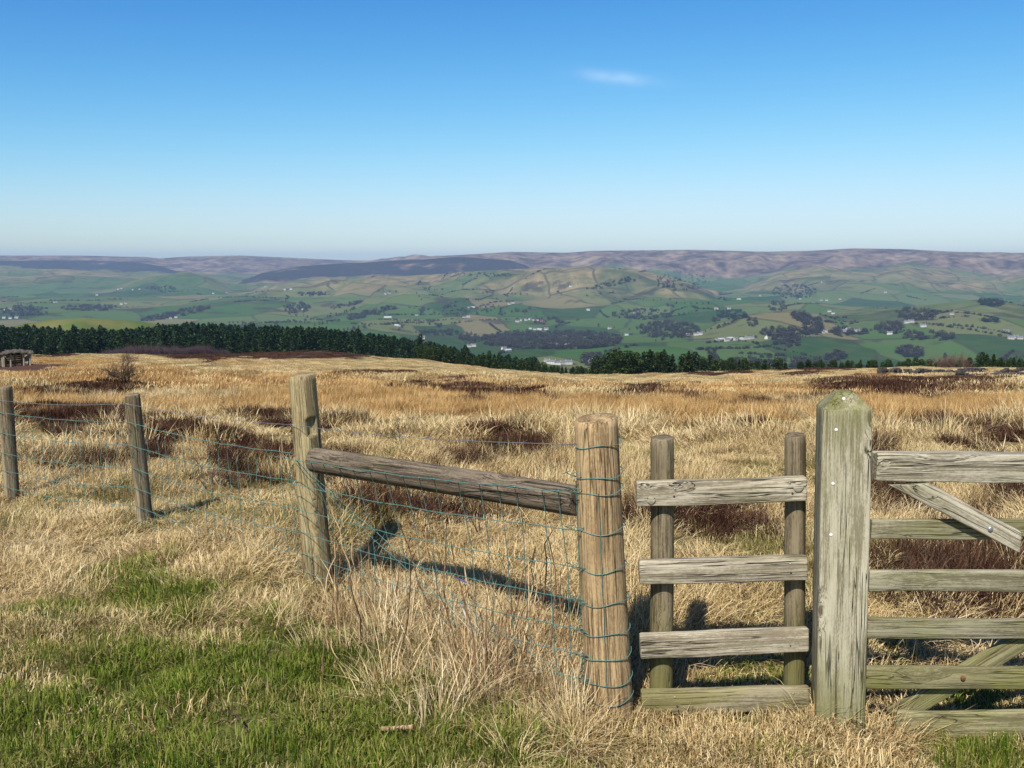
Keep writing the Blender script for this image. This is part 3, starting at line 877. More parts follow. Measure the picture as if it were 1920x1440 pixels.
def tube(name, pts, r, mat, parent=None, sides=5, closed=False):
    P = [Vector(p) for p in pts]; n = len(P); V, Fc = [], []
    for i, p in enumerate(P):
        a = P[(i - 1) % n] if (i > 0 or closed) else P[0]; b = P[(i + 1) % n] if (i < n - 1 or closed) else P[-1]
        t_ = (b - a).normalized()
        ref = Vector((0, 0, 1)) if abs(t_.z) < 0.9 else Vector((1, 0, 0))
        s_ = t_.cross(ref).normalized(); u_ = s_.cross(t_)
        rr = r[i] if isinstance(r, (list, tuple)) else r
        for k in range(sides):
            an = 2 * math.pi * k / sides
            V.append(p + s_ * math.cos(an) * rr + u_ * math.sin(an) * rr)
    m = n if closed else n - 1
    for i in range(m):
        for k in range(sides):
            j = (i + 1) % n; k2 = (k + 1) % sides
            Fc.append((i * sides + k, i * sides + k2, j * sides + k2, j * sides + k))
    if not closed:
        Fc.append(tuple(range(sides))); Fc.append(tuple(reversed(range((n - 1) * sides, n * sides))))
    return link(name, mesh_from(name, V, Fc), mat, parent)


def dome(name, c, nrm, r, mat, parent=None, h=0.35, sides=14):
    """domed bolt or nail head seated on a face at c"""
    V, Fc = [], []
    prof = [(1.0, -0.3), (1.0, 0.12), (0.86, h * 0.65), (0.55, h * 0.92)]
    for q, z_ in prof:
        for k in range(sides):
            an = 2 * math.pi * k / sides; V.append((q * r * math.cos(an), q * r * math.sin(an), z_ * r))
    V.append((0, 0, h * r))
    for i in range(len(prof) - 1):
        for k in range(sides):
            k2 = (k + 1) % sides; Fc.append((i * sides + k, i * sides + k2, (i + 1) * sides + k2, (i + 1) * sides + k))
    n = (len(prof) - 1) * sides
    for k in range(sides): Fc.append((n + k, n + (k + 1) % sides, len(V) - 1))
    Fc.append(tuple(reversed(range(sides))))
    o = link(name, mesh_from(name, V, Fc), mat, parent)
    o.rotation_euler = Vector(nrm).to_track_quat('Z', 'Y').to_euler(); o.location = c
    return o


# ------------------------------------------------------------------ the wire fence posts
def post_line(base_px, top_px, Y=None):
    b = at(*base_px) if Y is None else at_depth(*base_px, Y)
    tp = at_depth(*top_px, b.y)
    gz = Hs(b.x, b.y)
    d = tp - b
    b = b - d * ((b.z - gz) / d.z)
    return b, tp


STR_B, STR_T = post_line((1144, 1366), (1119, 786), 3.62)
o = round_post('strainer_post', STR_B, STR_T, 0.094, 0.083, W_STRAINER, 3, slope=0.10, rough=0.02)
tag(o, 'thick round orange-brown strainer post wrapped with green wire beside the stile', 'post')
OLD_B, OLD_T = post_line((599, 1098), (565, 704))
a_notch = math.radians(-57)
old_post = round_post('notched_post', OLD_B, OLD_T, 0.079, 0.071, W_OLDPOST, 5, notch=(a_notch, 0.84, 0.93, 0.34), slope=0.05, rough=0.035)
tag(old_post, 'yellowish round fence post with a cut notch near its top holding the brace rail', 'post')
ST2_B, ST2_T = post_line((272, 985), (248, 741))
o = round_post('fence_stake', ST2_B, ST2_T, 0.050, 0.048, W_STAKE, 8, slope=0.12)
tag(o, 'thin leaning grey-brown fence stake next along from the notched post', 'post', 'stakes of the wire fence')
ST3_B, ST3_T = post_line((24, 940), (8, 726))
o = round_post('fence_stake', ST3_B, ST3_T, 0.052, 0.050, W_STAKE, 12, slope=0.10)
tag(o, 'thin leaning fence stake beside the yellow-green mossy patch, farthest from the notched post', 'post', 'stakes of the wire fence')
ST4_B = Vector((ST3_B.x - 1.35, ST3_B.y + 0.75, 0)); ST4_B.z = Hs(ST4_B.x, ST4_B.y)

# brace rail: round pole from the notched post to the strainer post
bl = at_depth(592, 862, OLD_B.y - 0.11); br = at_depth(1084, 940, STR_B.y + 0.02)
o = round_post('brace_rail', bl, br, 0.066, 0.060, W_BRACE, 21, under=0.0, rough=0.03, M=28)
tag(o, 'grey round brace pole slanting between the notched post and the strainer post', 'rail')

# ------------------------------------------------------------------ wire netting
ZW = [0.87, 0.72, 0.57, 0.44, 0.32, 0.22, 0.12, 0.045]


def lerp(a, b, t): return a + (b - a) * t


def on_post(B, T, z, dirv, r):
    d = (T - B); p = B + d * ((z) / d.length)
    return p + Vector(dirv) * r


def span(a0, a1, drop, name_label, group, zoff0, zoff1, n_stay, seed, top_wire=(1.05, 0.86), root=None, push0=(), push1=()):
    """netting between two posts: line wires, stays; sags a little"""
    rr = random.Random(seed)
    root = empty('wire_netting', ((a0[0].x + a1[0].x) / 2, (a0[0].y + a1[0].y) / 2, 0))
    inv = Vector(root.location)
    tag(root, name_label, 'wire netting', group)
    (B0, T0, d0, r0), (B1, T1, d1, r1) = a0, a1

    def pt(t_, zi):
        p0 = on_post(B0, T0, ZW[zi] + zoff0, d0, r0); p1 = on_post(B1, T1, ZW[zi] + zoff1, d1, r1)
        if zi < len(push0): p0 = p0 + Vector(d1) * push0[zi]
        if zi < len(push1): p1 = p1 + Vector(d1) * push1[zi]
        p = p0.lerp(p1, t_)
        s = math.sin(math.pi * t_)
        p.z -= drop * s * (0.6 + 0.1 * zi)
        p += Vector((math.sin(t_ * 23 + zi * 1.7 + seed), math.cos(t_ * 19 + zi + seed), math.sin(t_ * 31 + zi * 2.1 + seed))) * 0.0022 * min(1, s * 3)
        return p - inv
    for zi in range(len(ZW)):
        tube('line_wire', [pt(k / 28, zi) for k in range(29)], 0.0019, M_WIRE, root, 4)
    for k in range(n_stay):
        t_ = (k + 0.5) / n_stay + rr.uniform(-0.2, 0.2) / n_stay
        pts = []
        for zi in range(len(ZW)):
            q = pt(min(max(t_ + rr.uniform(-0.05, 0.05) / n_stay, 0), 1), zi)
            pts.append(q)
            if zi < len(ZW) - 1:
                q2 = q.lerp(pt(t_, zi + 1), 0.5) + Vector((rr.uniform(-0.004, 0.004), rr.uniform(-0.004, 0.004), 0))
                pts.append(q2)
        s = tube('stay_wire', pts, 0.0017, M_WIRE, root, 4)
        kn = []
        V, Fc = [], []
        for q in pts[::2]:
            b0 = len(V)
            for dx, dy, dz in ((1, 0, 0), (-1, 0, 0), (0, 1, 0), (0, -1, 0), (0, 0, 1.3), (0, 0, -1.3)):
                V.append(q + Vector((dx, dy, dz)) * 0.0042)
            for f in ((0, 2, 4), (2, 1, 4), (1, 3, 4), (3, 0, 4), (2, 0, 5), (1, 2, 5), (3, 1, 5), (0, 3, 5)):
                Fc.append(tuple(b0 + i for i in f))
        link('wire_knots', mesh_from('wire_knots', V, Fc), M_WIRE, s)['kind'] = 'stuff'
    if top_wire:
        p0 = on_post(B0, T0, top_wire[0], d0, r0); p1 = on_post(B1, T1, top_wire[1], d1, r1)
        tube('top_wire', [p0.lerp(p1, k / 20) - inv - Vector((0, 0, 0.02 * math.sin(math.pi * k / 20))) for k in range(21)], 0.0014, M_GREYWIRE, root, 4)
    return root, inv


fd = (STR_B - OLD_B); fd.z = 0; fd.normalize()
nrm = Vector((fd.y, -fd.x, 0))
if nrm.y > 0: nrm = -nrm
left_side = Vector((-0.97, -0.25, 0))
front_left = (nrm * 0.9 + left_side * 0.45).normalized()
net1, inv1 = span((STR_B, STR_T, front_left, 0.098), (OLD_B, OLD_T, nrm, 0.083), 0.03, 'green wire netting under the brace pole between notched post and strainer post', 'wire netting of the fence', 0.05, -0.125, 17, 2, (1.10, 0.90), push0=(0.02, 0.01), push1=(0.115, 0.06, 0.02))
# wires wrapped round the strainer post (they belong to that netting)
rr = random.Random(4)
for zi, z_ in enumerate([1.10, 0.98] + [q + 0.05 for q in ZW]):
    pts = []
    for k in range(26):
        a = math.pi * 1.02 + (k / 25) * math.pi * 1.25
        d = Vector((math.cos(a), math.sin(a), 0))
        rad = lerp(0.094, 0.083, z_ / 1.16) * 1.02 + 0.0025
        p = on_post(STR_B, STR_T, z_ + 0.012 * math.cos(a - 0.5) + 0.006 * math.sin(a * 3 + zi), d, rad)
        pts.append(p - inv1)
    tube('wrapped_wire', pts, 0.0019, M_WIRE, net1, 5)
for a, z0, z1 in ((math.radians(262), 0.08, 0.92), (math.radians(183), 0.04, 0.95)):
    pts = []
    for k in range(16):
        z_ = lerp(z0, z1, k / 15); d = Vector((math.cos(a + 0.02 * math.sin(k * 2.1)), math.sin(a), 0))
        pts.append(on_post(STR_B, STR_T, z_, d, lerp(0.094, 0.083, z_ / 1.16) * 1.02 + 0.004) - inv1)
    tube('wrapped_stay', pts, 0.0015, M_WIRE, net1, 4)
# loose twisted ends at the strainer post
for k in range(9):
    z_ = ([0.98] + [q + 0.05 for q in ZW])[k]
    c = on_post(STR_B, STR_T, z_, front_left, 0.102)
    pts = [c + Vector((0.012 * math.cos(q * 1.9), 0.012 * math.sin(q * 1.9) * 0.6, 0.010 * math.sin(q * 1.3 + k) + q * 0.002)) - Vector((0.012 * q * 0.5, 0, 0)) - inv1 for q in range(9)]
    tube('twisted_end', pts, 0.0018, M_WIRE, net1, 4)
# diagonal straining wires
for q, (z0, z1) in enumerate(((0.72, 0.12), (0.70, 0.02))):
    p0 = on_post(OLD_B, OLD_T, z0, nrm, 0.085); p1 = on_post(STR_B, STR_T, z1, left_side, 0.10)
    tube('straining_wire', [p0.lerp(p1, k / 30) + Vector((0, 0, -0.05 * math.sin(math.pi * k / 30) + 0.003 * math.sin(k * 1.4 + q * 3))) - inv1 for k in range(31)], 0.0018, M_WIRE, net1, 4)
fl = (OLD_B - ST2_B); n2 = Vector((fl.y, -fl.x, 0)).normalized()
if n2.y > 0: n2 = -n2
span((OLD_B, OLD_T, nrm, 0.083), (ST2_B, ST2_T, n2, 0.052), 0.04, 'slack green wire netting between the notched post and the next thin stake', 'wire netting of the fence', -0.125, -0.18, 18, 5, (0.90, 0.81))
span((ST2_B, ST2_T, n2, 0.052), (ST3_B, ST3_T, n2, 0.054), 0.03, 'green wire netting hung between the two thin leaning stakes', 'wire netting of the fence', -0.18, -0.20, 16, 6, (0.81, 0.76))
ST4_T = ST4_B + Vector((-0.05, 0, 0.86))
o = round_post('fence_stake', ST4_B, ST4_T, 0.052, 0.050, W_STAKE, 15)
tag(o, 'fence stake at the far end of the wire netting, past the mossy patch', 'post', 'stakes of the wire fence')
span((ST3_B, ST3_T, n2, 0.054), (ST4_B, ST4_T, n2, 0.054), 0.03, 'green wire netting past the stake farthest from the notched post', 'wire netting of the fence', -0.20, -0.20, 11, 7, (0.76, 0.76))

# ------------------------------------------------------------------ stile: two round posts with four boards
stile = empty('stile', (at_depth(1365, 1370, 3.68).x, 3.68, 0))
tag(stile, 'narrow wooden stile of four boards nailed to two round posts', 'stile')
si = Vector(stile.location)
YP = 3.685
for cxb, byb, cxt, tyt, sd in ((1239, 1376, 1240, 822, 31), (1489, 1345, 1489, 817, 37)):
    b = at_depth(cxb, byb, YP); b.z = Hs(b.x, YP); tp = at_depth(cxt, tyt, YP)
    o = round_post('post', b - si, tp - si, 0.0465 if sd == 31 else 0.041, 0.0455 if sd == 31 else 0.040, W_STILEPOST, sd, parent=stile, slope=0.08, M=28, rough=0.02)
YB = YP - 0.043 - 0.019
for k, (xl, yl, xr, yr, mt) in enumerate(((1193, 927, 1511, 917, W_BOARD), (1198, 1072, 1512, 1062, W_BOARD), (1200, 1211, 1514, 1197, W_BOARD), (1202, 1318, 1516, 1309, W_BOARDLOW))):
    A = at_depth(xl, yl, YB); B = at_depth(xr, yr, YB)
    bo = board('board', A - si, B - si, 0.097, 0.036, mt, 41 + k, stile)
    inv = bo.matrix_basis.inverted()
    if k == 0:
        for (px, py, rr_) in ((1221, 938, 0.0165), (1497, 913, 0.020)):
            c = inv @ (at_depth(px, py, YB - 0.0175) - si)
            dome('bolt_head', c, (0, -1, 0), rr_, M_STEEL if False else W_BOARD, bo, 0.28, 18)
    spots = {0: ((1266, 917), (1264, 931), (1481, 906), (1486, 925)), 1: ((1271, 1059), (1264, 1079), (1482, 1058), (1483, 1075)), 2: ((1263, 1199), (1265, 1218), (1481, 1189), (1482, 1211)), 3: ((1266, 1308), (1270, 1325), (1488, 1301), (1490, 1320))}[k]
    for q, (px, py) in enumerate(spots):
        c = inv @ (at_depth(px, py, YB - 0.0185) - si)
        dome('nail_head', c, (0, -1, 0), 0.0042, M_BLACKHOLE if q % 2 else M_STEEL, bo, 0.3, 10)

# ------------------------------------------------------------------ gatepost
YG = 3.52
gb = at_depth(1569, 1352, YG + 0.09); gb.z = Hs(gb.x, gb.y)
gt = at_depth(1583, 732, YG + 0.09)
gw = 0.0885


def gatepost():
    L = (gt - gb).length
    zs = np.concatenate([[-0.4], np.linspace(0, L - 0.066, 40)])
    prof = []
    ch = 0.007
    for c, (sx, sy) in enumerate(((1, 1), (-1, 1), (-1, -1), (1, -1))):
        for q in range(3):
            an = c * math.pi / 2 + q * math.pi / 4
            prof.append((sx * (gw - ch) + ch * math.cos(an), sy * (gw - ch) + ch * math.sin(an)))
        nx = ((-1, 1), (-1, -1), (1, -1), (1, 1))[c]
        for q in (0.25, 0.5, 0.75):
            prof.append((gw * lerp(sx, nx[0], q), gw * lerp(sy, nx[1], q)))
    prof = np.array(prof); M = len(prof)
    V = []
    for z_ in zs:
        n_ = 0.006 * fbm(prof[:, 0] * 22 + 5, prof[:, 1] * 22 + z_ * 1.2, 3)
        wz = 1.0 + 0.02 * (1 - np.clip(z_ / L, 0, 1))
        V.append(np.stack([prof[:, 0] * wz * (1 + n_ * 4), prof[:, 1] * wz * (1 + n_ * 4), np.full(M, z_)], 1))
    for q, dz in ((0.97, 0.005), (0.75, 0.026), (0.52, 0.048), (0.36, 0.062), (0.24, 0.066)):
        n_ = 0.004 * fbm(prof[:, 0] * 40 + q * 9, prof[:, 1] * 40, 2)
        V.append(np.stack([prof[:, 0] * q, prof[:, 1] * q, np.full(M, L - 0.066 + dz) + n_], 1))
    n = len(V); VV = np.concatenate(V); Fc = []
    for i in range(n - 1):
        for k in range(M):
            k2 = (k + 1) % M
            Fc.append((i * M + k, i * M + k2, (i + 1) * M + k2, (i + 1) * M + k))
    Fc.append(tuple(range((n - 1) * M, n * M)))
    me = mesh_from('gatepost', VV, Fc)
    for i, pl in enumerate(me.polygons):
        if i >= (n - 6) * M: pl.use_smooth = False
    o = link('gatepost', me, W_GATEPOST)
    align(o, gb, gt)
    o.rotation_euler = (Matrix(o.rotation_euler.to_matrix()) @ Matrix.Rotation(math.radians(-10), 3, 'Z')).to_euler()
    return o


gp = gatepost()
tag(gp, 'stout square gatepost with pointed mossy top between stile and gate', 'gatepost')
bpy.context.view_layer.update()
gi_ = gp.matrix_world.inverted()


def on_gp(px, py):
    d = Vector(ray(px, py)); o_ = gi_ @ Vector((0, 0, CAM_H)); dd = gi_.to_3x3() @ d
    best = None
    # front face: local plane with the normal most towards the camera
    t_ = (-gw * 1.012 - o_.y) / dd.y
    return o_ + dd * t_


for px, py in ((1568, 806), (1562, 907), (1558, 1003), (1585, 744)):
    c = on_gp(px, py)
    if c.z > (gt - gb).length - 0.066: c.y = -gw * 0.64; c.z = (gt - gb).length - 0.024
    dome('nail_head', c, (0, -1, 0.0), 0.0062, M_NAIL, gp, 0.4, 12)

# ------------------------------------------------------------------ gate
YR = 3.585
gate = empty('field_gate', (at_depth(1630, 1390, YR).x, YR, 0))
tag(gate, 'weathered field gate of horizontal rails with diagonal braces', 'gate')
gi0 = Vector(gate.location)
X0 = at_depth(1627, 1100, YR).x; X1 = X0 + 2.45


def gz(py, px=1770): return at_depth(px, py, YR).z


for k, (y0, y1, th, mt, xs) in enumerate(((849, 901, 0.072, W_GATE, 0), (973, 1010, 0.026, W_GATEMID, 0), (1071, 1109, 0.026, W_GATEMID, 0), (1160, 1196, 0.026, W_GATEMID, 0), (1251, 1291, 0.026, W_GATELOW, 0), (1333, 1384, 0.030, W_GATELOW, 0.13))):
    za, zb = gz(y0), gz(y1)
    A = Vector((X0 + xs, YR, (za + zb) / 2 + 0.002)) - gi0; B = Vector((X1, YR, (za + zb) / 2 - 0.002)) - gi0
    bo = board('top_rail' if k == 0 else 'rail', A, B, abs(za - zb), th, mt, 61 + k, gate)
    if k == 4:
        dome('bolt_head', bo.matrix_basis.inverted() @ (at_depth(1806, 1272, YR - 0.016) - gi0), (0, -1, 0), 0.0095, M_RUST, bo, 0.45)
# front braces in a V, rear brace
YF = YR - 0.032
A = at_depth(1703, 906, YF); B = at_depth(1911, 1016, YF)
fb = board('brace', A - gi0, B - gi0, 0.074, 0.032, W_GATE, 71, gate, cut=(1.75, -0.52))
dome('bolt_head', fb.matrix_basis.inverted() @ (at_depth(1857, 992, YF - 0.0165) - gi0), (0, -1, 0), 0.0105, M_STEEL, fb, 0.5)
A2 = Vector((B.x + 0.035, YF, B.z - 0.01)); B2 = Vector((2 * B.x - A.x + 0.05, YF, A.z))
board('brace', A2 - gi0, B2 - gi0, 0.074, 0.032, W_GATE, 73, gate)
YK = YR + 0.031
A = at_depth(1672, 1345, YK); B = at_depth(1935, 1188, YK)
board('brace', A - gi0, (A + (B - A) * 1.9) - gi0, 0.078, 0.030, W_GATELOW, 75, gate)
for xx in (X1 - 0.035,):
    board('stile_upright', Vector((xx, YR + 0.033, gz(1392))) - gi0, Vector((xx, YR + 0.033, gz(853))) - gi0, 0.07, 0.034, W_GATEMID, 77, gate)

# ------------------------------------------------------------------ dead stalks, twigs and litter
M_STALK = mat_plain('dead_stalk', (0.17, 0.095, 0.05), 0.8, 0, 0.4, scale=20)
M_STALKP = mat_plain('pale_stalk', (0.48, 0.33, 0.17), 0.8, 0, 0.3, scale=20)
M_TWIG = mat_plain('dark_twig', (0.06, 0.04, 0.028), 0.9, 0, 0.3, scale=20)


def stalk_mesh(seed, pale):
    rr = random.Random(seed); h = 1.0
    pts = []; x_ = y_ = 0
    for k in range(9):
        pts.append((x_, y_, h * k / 8)); x_ += rr.gauss(0, 0.022); y_ += rr.gauss(0, 0.022)
    o = tube('dead_stalk', pts, [0.0085 * (1 - 0.6 * k / 8) for k in range(9)], M_STALKP if pale else M_STALK, None, 5)
    me = o.data; bpy.data.objects.remove(o)
    return me


SM = [stalk_mesh(k, k % 3 == 0) for k in range(8)]
rr = random.Random(99)
for k in range(70):
    if k < 52:
        px = rr.gauss(900, 105); py = 1215 + rr.uniform(-60, 120) + (px - 800) * 0.12
    else:
        px = rr.uniform(560, 760); py = rr.uniform(1120, 1290)
    px = min(max(px, 550), 1075)
    p = at(px, py)
    i = rr.randrange(8)
    o = link('dead_stalk', SM[i])
    hgt = rr.uniform(0.16, 0.42) if rr.random() < 0.72 else rr.uniform(0.45, 0.72)
    o.location = p - Vector((0, 0, 0.02)); wsc = rr.uniform(0.35, 0.65)
    o.scale = (wsc, wsc, hgt); o.rotation_euler = (rr.gauss(0, 0.16), rr.gauss(0, 0.16), rr.uniform(0, 6.28))
    hw = 'knee-high ' if hgt > 0.45 else 'short ' if hgt < 0.25 else ''
    tag(o, hw + ('thin pale dead stalk' if i % 3 == 0 else 'thin brown dead stalk') + ' standing in dry grass below the brace pole', 'stalk', 'pale stalks by the fence' if i % 3 == 0 else 'brown stalks by the fence')


def bush(name, base, h, w, seed, mat, label, cat='shrub', n0=7, depth=3, thick=0.012, group=None):
    """leafless shrub: forking twigs in one skin, trunk stems as a part"""
    rr = random.Random(seed)
    V, Fc = [], []

    def seg(a, b, r0, r1):
        d = (b - a)
        if d.length < 1e-5: return
        t_ = d.normalized(); ref = Vector((0, 0, 1)) if abs(t_.z) < 0.9 else Vector((1, 0, 0))
        s_ = t_.cross(ref).normalized(); u_ = s_.cross(t_); b0 = len(V)
        for q, r in ((a, r0), (b, r1)):
            for k in range(3):
                an = 2.094 * k; V.append(q + s_ * math.cos(an) * r + u_ * math.sin(an) * r)
        for k in range(3):
            k2 = (k + 1) % 3; Fc.append((b0 + k, b0 + k2, b0 + 3 + k2, b0 + 3 + k))

    def grow(p, d, L, r, dep):
        q = p
        for k in range(3):
            d = (d + Vector((rr.gauss(0, 0.22), rr.gauss(0, 0.22), rr.gauss(0.05, 0.15)))).normalized()
            q2 = q + d * L / 3; seg(q, q2, r * (1 - 0.2 * k), r * (0.8 - 0.2 * k)); q = q2
            if dep > 0:
                for _ in range(2 if k else 1):
                    grow(q, (d + Vector((rr.gauss(0, 0.75), rr.gauss(0, 0.75), rr.gauss(0.1, 0.5)))).normalized(), L * rr.uniform(0.45, 0.7), r * 0.55, dep - 1)
    for k in range(n0):
        a = rr.uniform(0, 6.28)
        grow(Vector((0.05 * w * math.cos(a), 0.05 * w * math.sin(a), -0.03)), Vector((math.cos(a) * w / h * 0.6, math.sin(a) * w / h * 0.6, 1)).normalized(), h * rr.uniform(0.5, 0.8), thick, depth)
    o = link(name, mesh_from(name, V, Fc, False), mat)
    o.location = base
    tag(o, label, cat, group)
    return o


M_BUSH = mat_plain('bare_twigs', (0.075, 0.052, 0.036), 0.9, 0, 0.4, scale=6)
bush('bare_shrub', at(233, 722), 0.95, 1.1, 3, M_BUSH, 'leafless dark twiggy shrub alone on the tawny slope', n0=11, depth=3, thick=0.022)
bush('bare_sapling', at(747, 832), 0.24, 0.2, 5, M_TWIG, 'tiny bare forked sapling on pale grass behind the top wire', 'sapling', 2, 2, 0.005)
bush('bare_sapling', at(435, 795), 0.36, 0.5, 6, M_TWIG, 'sparse bare sapling beside the heather behind the wire netting', 'sapling', 3, 2, 0.007)
bush('bare_sapling', at(405, 925), 0.42, 0.5, 7, M_TWIG, 'dark bare twigs poking from grass behind the slack netting', 'sapling', 4, 2, 0.006)
bush('bare_sapling', at(1742, 1150), 0.30, 0.3, 8, M_BUSH, 'grey bare twigs in the heather seen through the gate', 'sapling', 4, 2, 0.005)
bush('bare_sapling', at(905, 1010), 0.40, 0.3, 9, M_TWIG, 'dark forked twig standing in front of the heather under the brace pole', 'sapling', 2, 1, 0.005)

o = tube('pale_stick', [at_depth(862, 1128, 4.15), at_depth(885, 1180, 4.12), at_depth(908, 1222, 4.1), at_depth(916, 1245, 4.12)], [0.006, 0.0075, 0.007, 0.005], mat_plain('bleached_stick', (0.72, 0.68, 0.58), 0.7), None, 6)
tag(o, 'bleached white stick leaning among the brown stalks by the netting', 'stick')
p = at(745, 1397)
o = board('split_wood', p + Vector((-0.062, 0, 0.058)), p + Vector((0.062, 0.006, 0.063)), 0.016, 0.012, W_STRAINER, 83)
tag(o, 'short split piece of orange-brown wood lying on the turf', 'wood scrap')
p = at(445, 1375)
o = tube('twig', [p + Vector(v) for v in ((-0.05, 0.06, 0.05), (-0.015, 0.045, 0.045), (0.015, 0.0, 0.04), (0.03, -0.04, 0.045), (0.06, -0.05, 0.035))], 0.004, M_TWIG, None, 5)
tag(o, 'dark crooked twig lying on the green turf', 'twig')
o = tube('plastic_strip', [at_depth(853, 1082, 4.42), at_depth(868, 1089, 4.40), at_depth(884, 1096, 4.38)], [0.003, 0.004, 0.002], mat_plain('blue_plastic', (0.03, 0.07, 0.25), 0.4), None, 6)
tag(o, 'small scrap of bright blue plastic caught on the netting wire', 'scrap')

# rank tufts at the post feet (part of the dry grass)
rr = np.random.default_rng(77)
P = []
for cx_, cy_, sx_, sy_, n in ((1662, 1385, 30, 9, 9), (1528, 1362, 7, 4, 3), (1100, 1405, 40, 8, 7), (960, 1250, 110, 50, 34), (660, 1160, 90, 40, 20), (1000, 1380, 50, 20, 8)):
    for _ in range(n):
        q = at(rr.normal(cx_, sx_), rr.normal(cy_, sy_)); P.append(q)
P = np.array([tuple(p) for p in P]); n = len(P)
rank = [(tuft(700 + i, 90, 0.10, 0.12, 0.34, 0.0042, 0.55, 1.35), M_STRAW) for i in range(4)]
stalky = [(tuft(730 + i, 70, 0.14, 0.16, 0.55, 0.0062, 0.32, 0.6), M_DEAD) for i in range(4)]
P2 = []
for cx_, cy_, sx_, sy_, m in ((930, 1260, 95, 45, 92), (690, 1180, 80, 32, 34), (1060, 1300, 16, 36, 12)):
    for _ in range(m):
        P2.append(tuple(at(min(rr.normal(cx_, sx_), 1082), rr.normal(cy_, sy_))))
P2 = np.array(P2); m = len(P2); S2 = rr.uniform(0.35, 0.8, m)
scatter('dead_growth', stalky, P2, np.stack([rr.normal(0, .16, m), rr.normal(0, .16, m), rr.uniform(0, 6.28, m)], 1), np.stack([S2, S2, S2], 1), rr.integers(0, 4, m), 'dense stand of dead pale and brown stems beneath the brace pole', 'dead stems')
S = rr.uniform(0.6, 1.05, n)
scatter('rank_grass', rank, P, np.stack([rr.normal(0, .1, n), rr.normal(0, .1, n), rr.uniform(0, 6.28, n)], 1), np.stack([S, S, S], 1), rr.integers(0, 4, n), 'long arching dry grass at the feet of strainer post and gatepost', 'grass')

# ------------------------------------------------------------------ shelter and marker post on the moor's edge
M_SHED = mat_wood('shelter_wood', (0.36, 0.31, 0.23), (0.17, 0.145, 0.10), 2, 0.1, crack=0.4, scale=0.4)
M_THATCH = mat_plain('weathered_roof', (0.085, 0.068, 0.05), 0.95, 0, 0.5, scale=5)
sp = at(33, 687)
SD = sp.y
k_ = SD / F_PX                                   # metres per photo pixel out there
brg = -math.atan2(sp.x, sp.y)
sh = empty('shelter', (sp.x, sp.y, sp.z), brg)
tag(sh, 'small open timber shelter with a sagging roof at the edge of the forest', 'shelter')
hh = 29 * k_
for (dx, dy) in ((-22, 0), (-11, 0.0), (22, 0), (-4, 2.0), (8, 2.2), (20, 2.2), (-20, 2.2), (11, 0)):
    z0 = Hs(sp.x + dx * k_, sp.y + dy) - sp.z
    round_post('post', Vector((dx * k_, dy, z0)), Vector((dx * k_ + 0.03, dy, hh - 0.15)), 0.085, 0.075, M_SHED, int(dx) + 90, parent=sh, M=10, under=0.2)
V, Fc = [], []
nx_, ny_ = 14, 5
for lay in (0, 1):
    for i in range(nx_):
        for j in range(ny_):
            u_ = i / (nx_ - 1); v_ = j / (ny_ - 1)
            V.append(((-25 + 53 * u_) * k_, -0.4 + 3.1 * v_, hh - 0.2 + 0.16 * math.sin(math.pi * min(1, u_ * 1.15)) + 0.06 * math.sin(i * 2.1 + j) + 0.10 * math.sin(math.pi * v_) - 0.11 * lay - 0.02))
for lay in (0, 1):
    for i in range(nx_ - 1):
        for j in range(ny_ - 1):
            a = lay * nx_ * ny_ + i * ny_ + j; f = (a, a + ny_, a + ny_ + 1, a + 1); Fc.append(f if lay == 0 else f[::-1])
e = nx_ * ny_
for i in range(nx_ - 1):
    for j in (0, ny_ - 1):
        a = i * ny_ + j; Fc.append((a, a + e, a + ny_ + e, a + ny_))
for j in range(ny_ - 1):
    for i in (0, nx_ - 1):
        a = i * ny_ + j; Fc.append((a, a + 1, a + 1 + e, a + e))
link('roof', mesh_from('roof', V, Fc, False), M_THATCH, sh)
for q in range(7):
    board('back_board', Vector((-20 * k_, 2.35, 0.15 + q * 0.2)), Vector((10 * k_, 2.35, 0.15 + q * 0.2)), 0.17, 0.03, M_THATCH, 95 + q, sh)  # dark roof colour paints in the shade of the shelter's interior
board('wind_board', Vector((12 * k_, 1.2, 0.5)), Vector((21 * k_, 1.2, 0.75)), 0.5, 0.03, M_SHED, 111, sh)
sh2 = empty('lean_to', (sp.x - 46 * k_ * math.cos(brg), sp.y + 0.5 - 46 * k_ * math.sin(brg), sp.z), brg); tag(sh2, 'low lean-to of dark boards against the timber shelter', 'shelter')
for dx in (-18, 0, 17):
    round_post('post', Vector((dx * k_, 0, -0.1)), Vector((dx * k_, 0, hh * 0.72)), 0.08, 0.07, M_SHED, 120 + dx, parent=sh2, M=10, under=0.3)
for q in range(8):
    board('wall_board', Vector((-19 * k_, 0.12, 0.08 + q * 0.165)), Vector((19 * k_, 0.12, 0.08 + q * 0.165)), 0.15, 0.03, mat_plain('dark_boards', (0.09, 0.07, 0.05), 0.9) if q == 0 else bpy.data.materials['dark_boards'], 130 + q, sh2)
board('roof', Vector((-21 * k_, 0.6, hh * 0.76)), Vector((21 * k_, 0.6, hh * 0.79)), 0.12, 1.6, M_THATCH, 140, sh2)
pm = at(92, 686)
o = round_post('marker_post', pm, pm + Vector((0.12, 0, 0.85)), 0.05, 0.045, M_SHED, 151, M=10)
tag(o, 'short leaning marker post standing alone near the shelter', 'post')

# ------------------------------------------------------------------ dry stone walls on the brow
M_STONE = mat_plain('gritstone', (0.062, 0.053, 0.042), 0.95, 0, 0.5, scale=2.5)


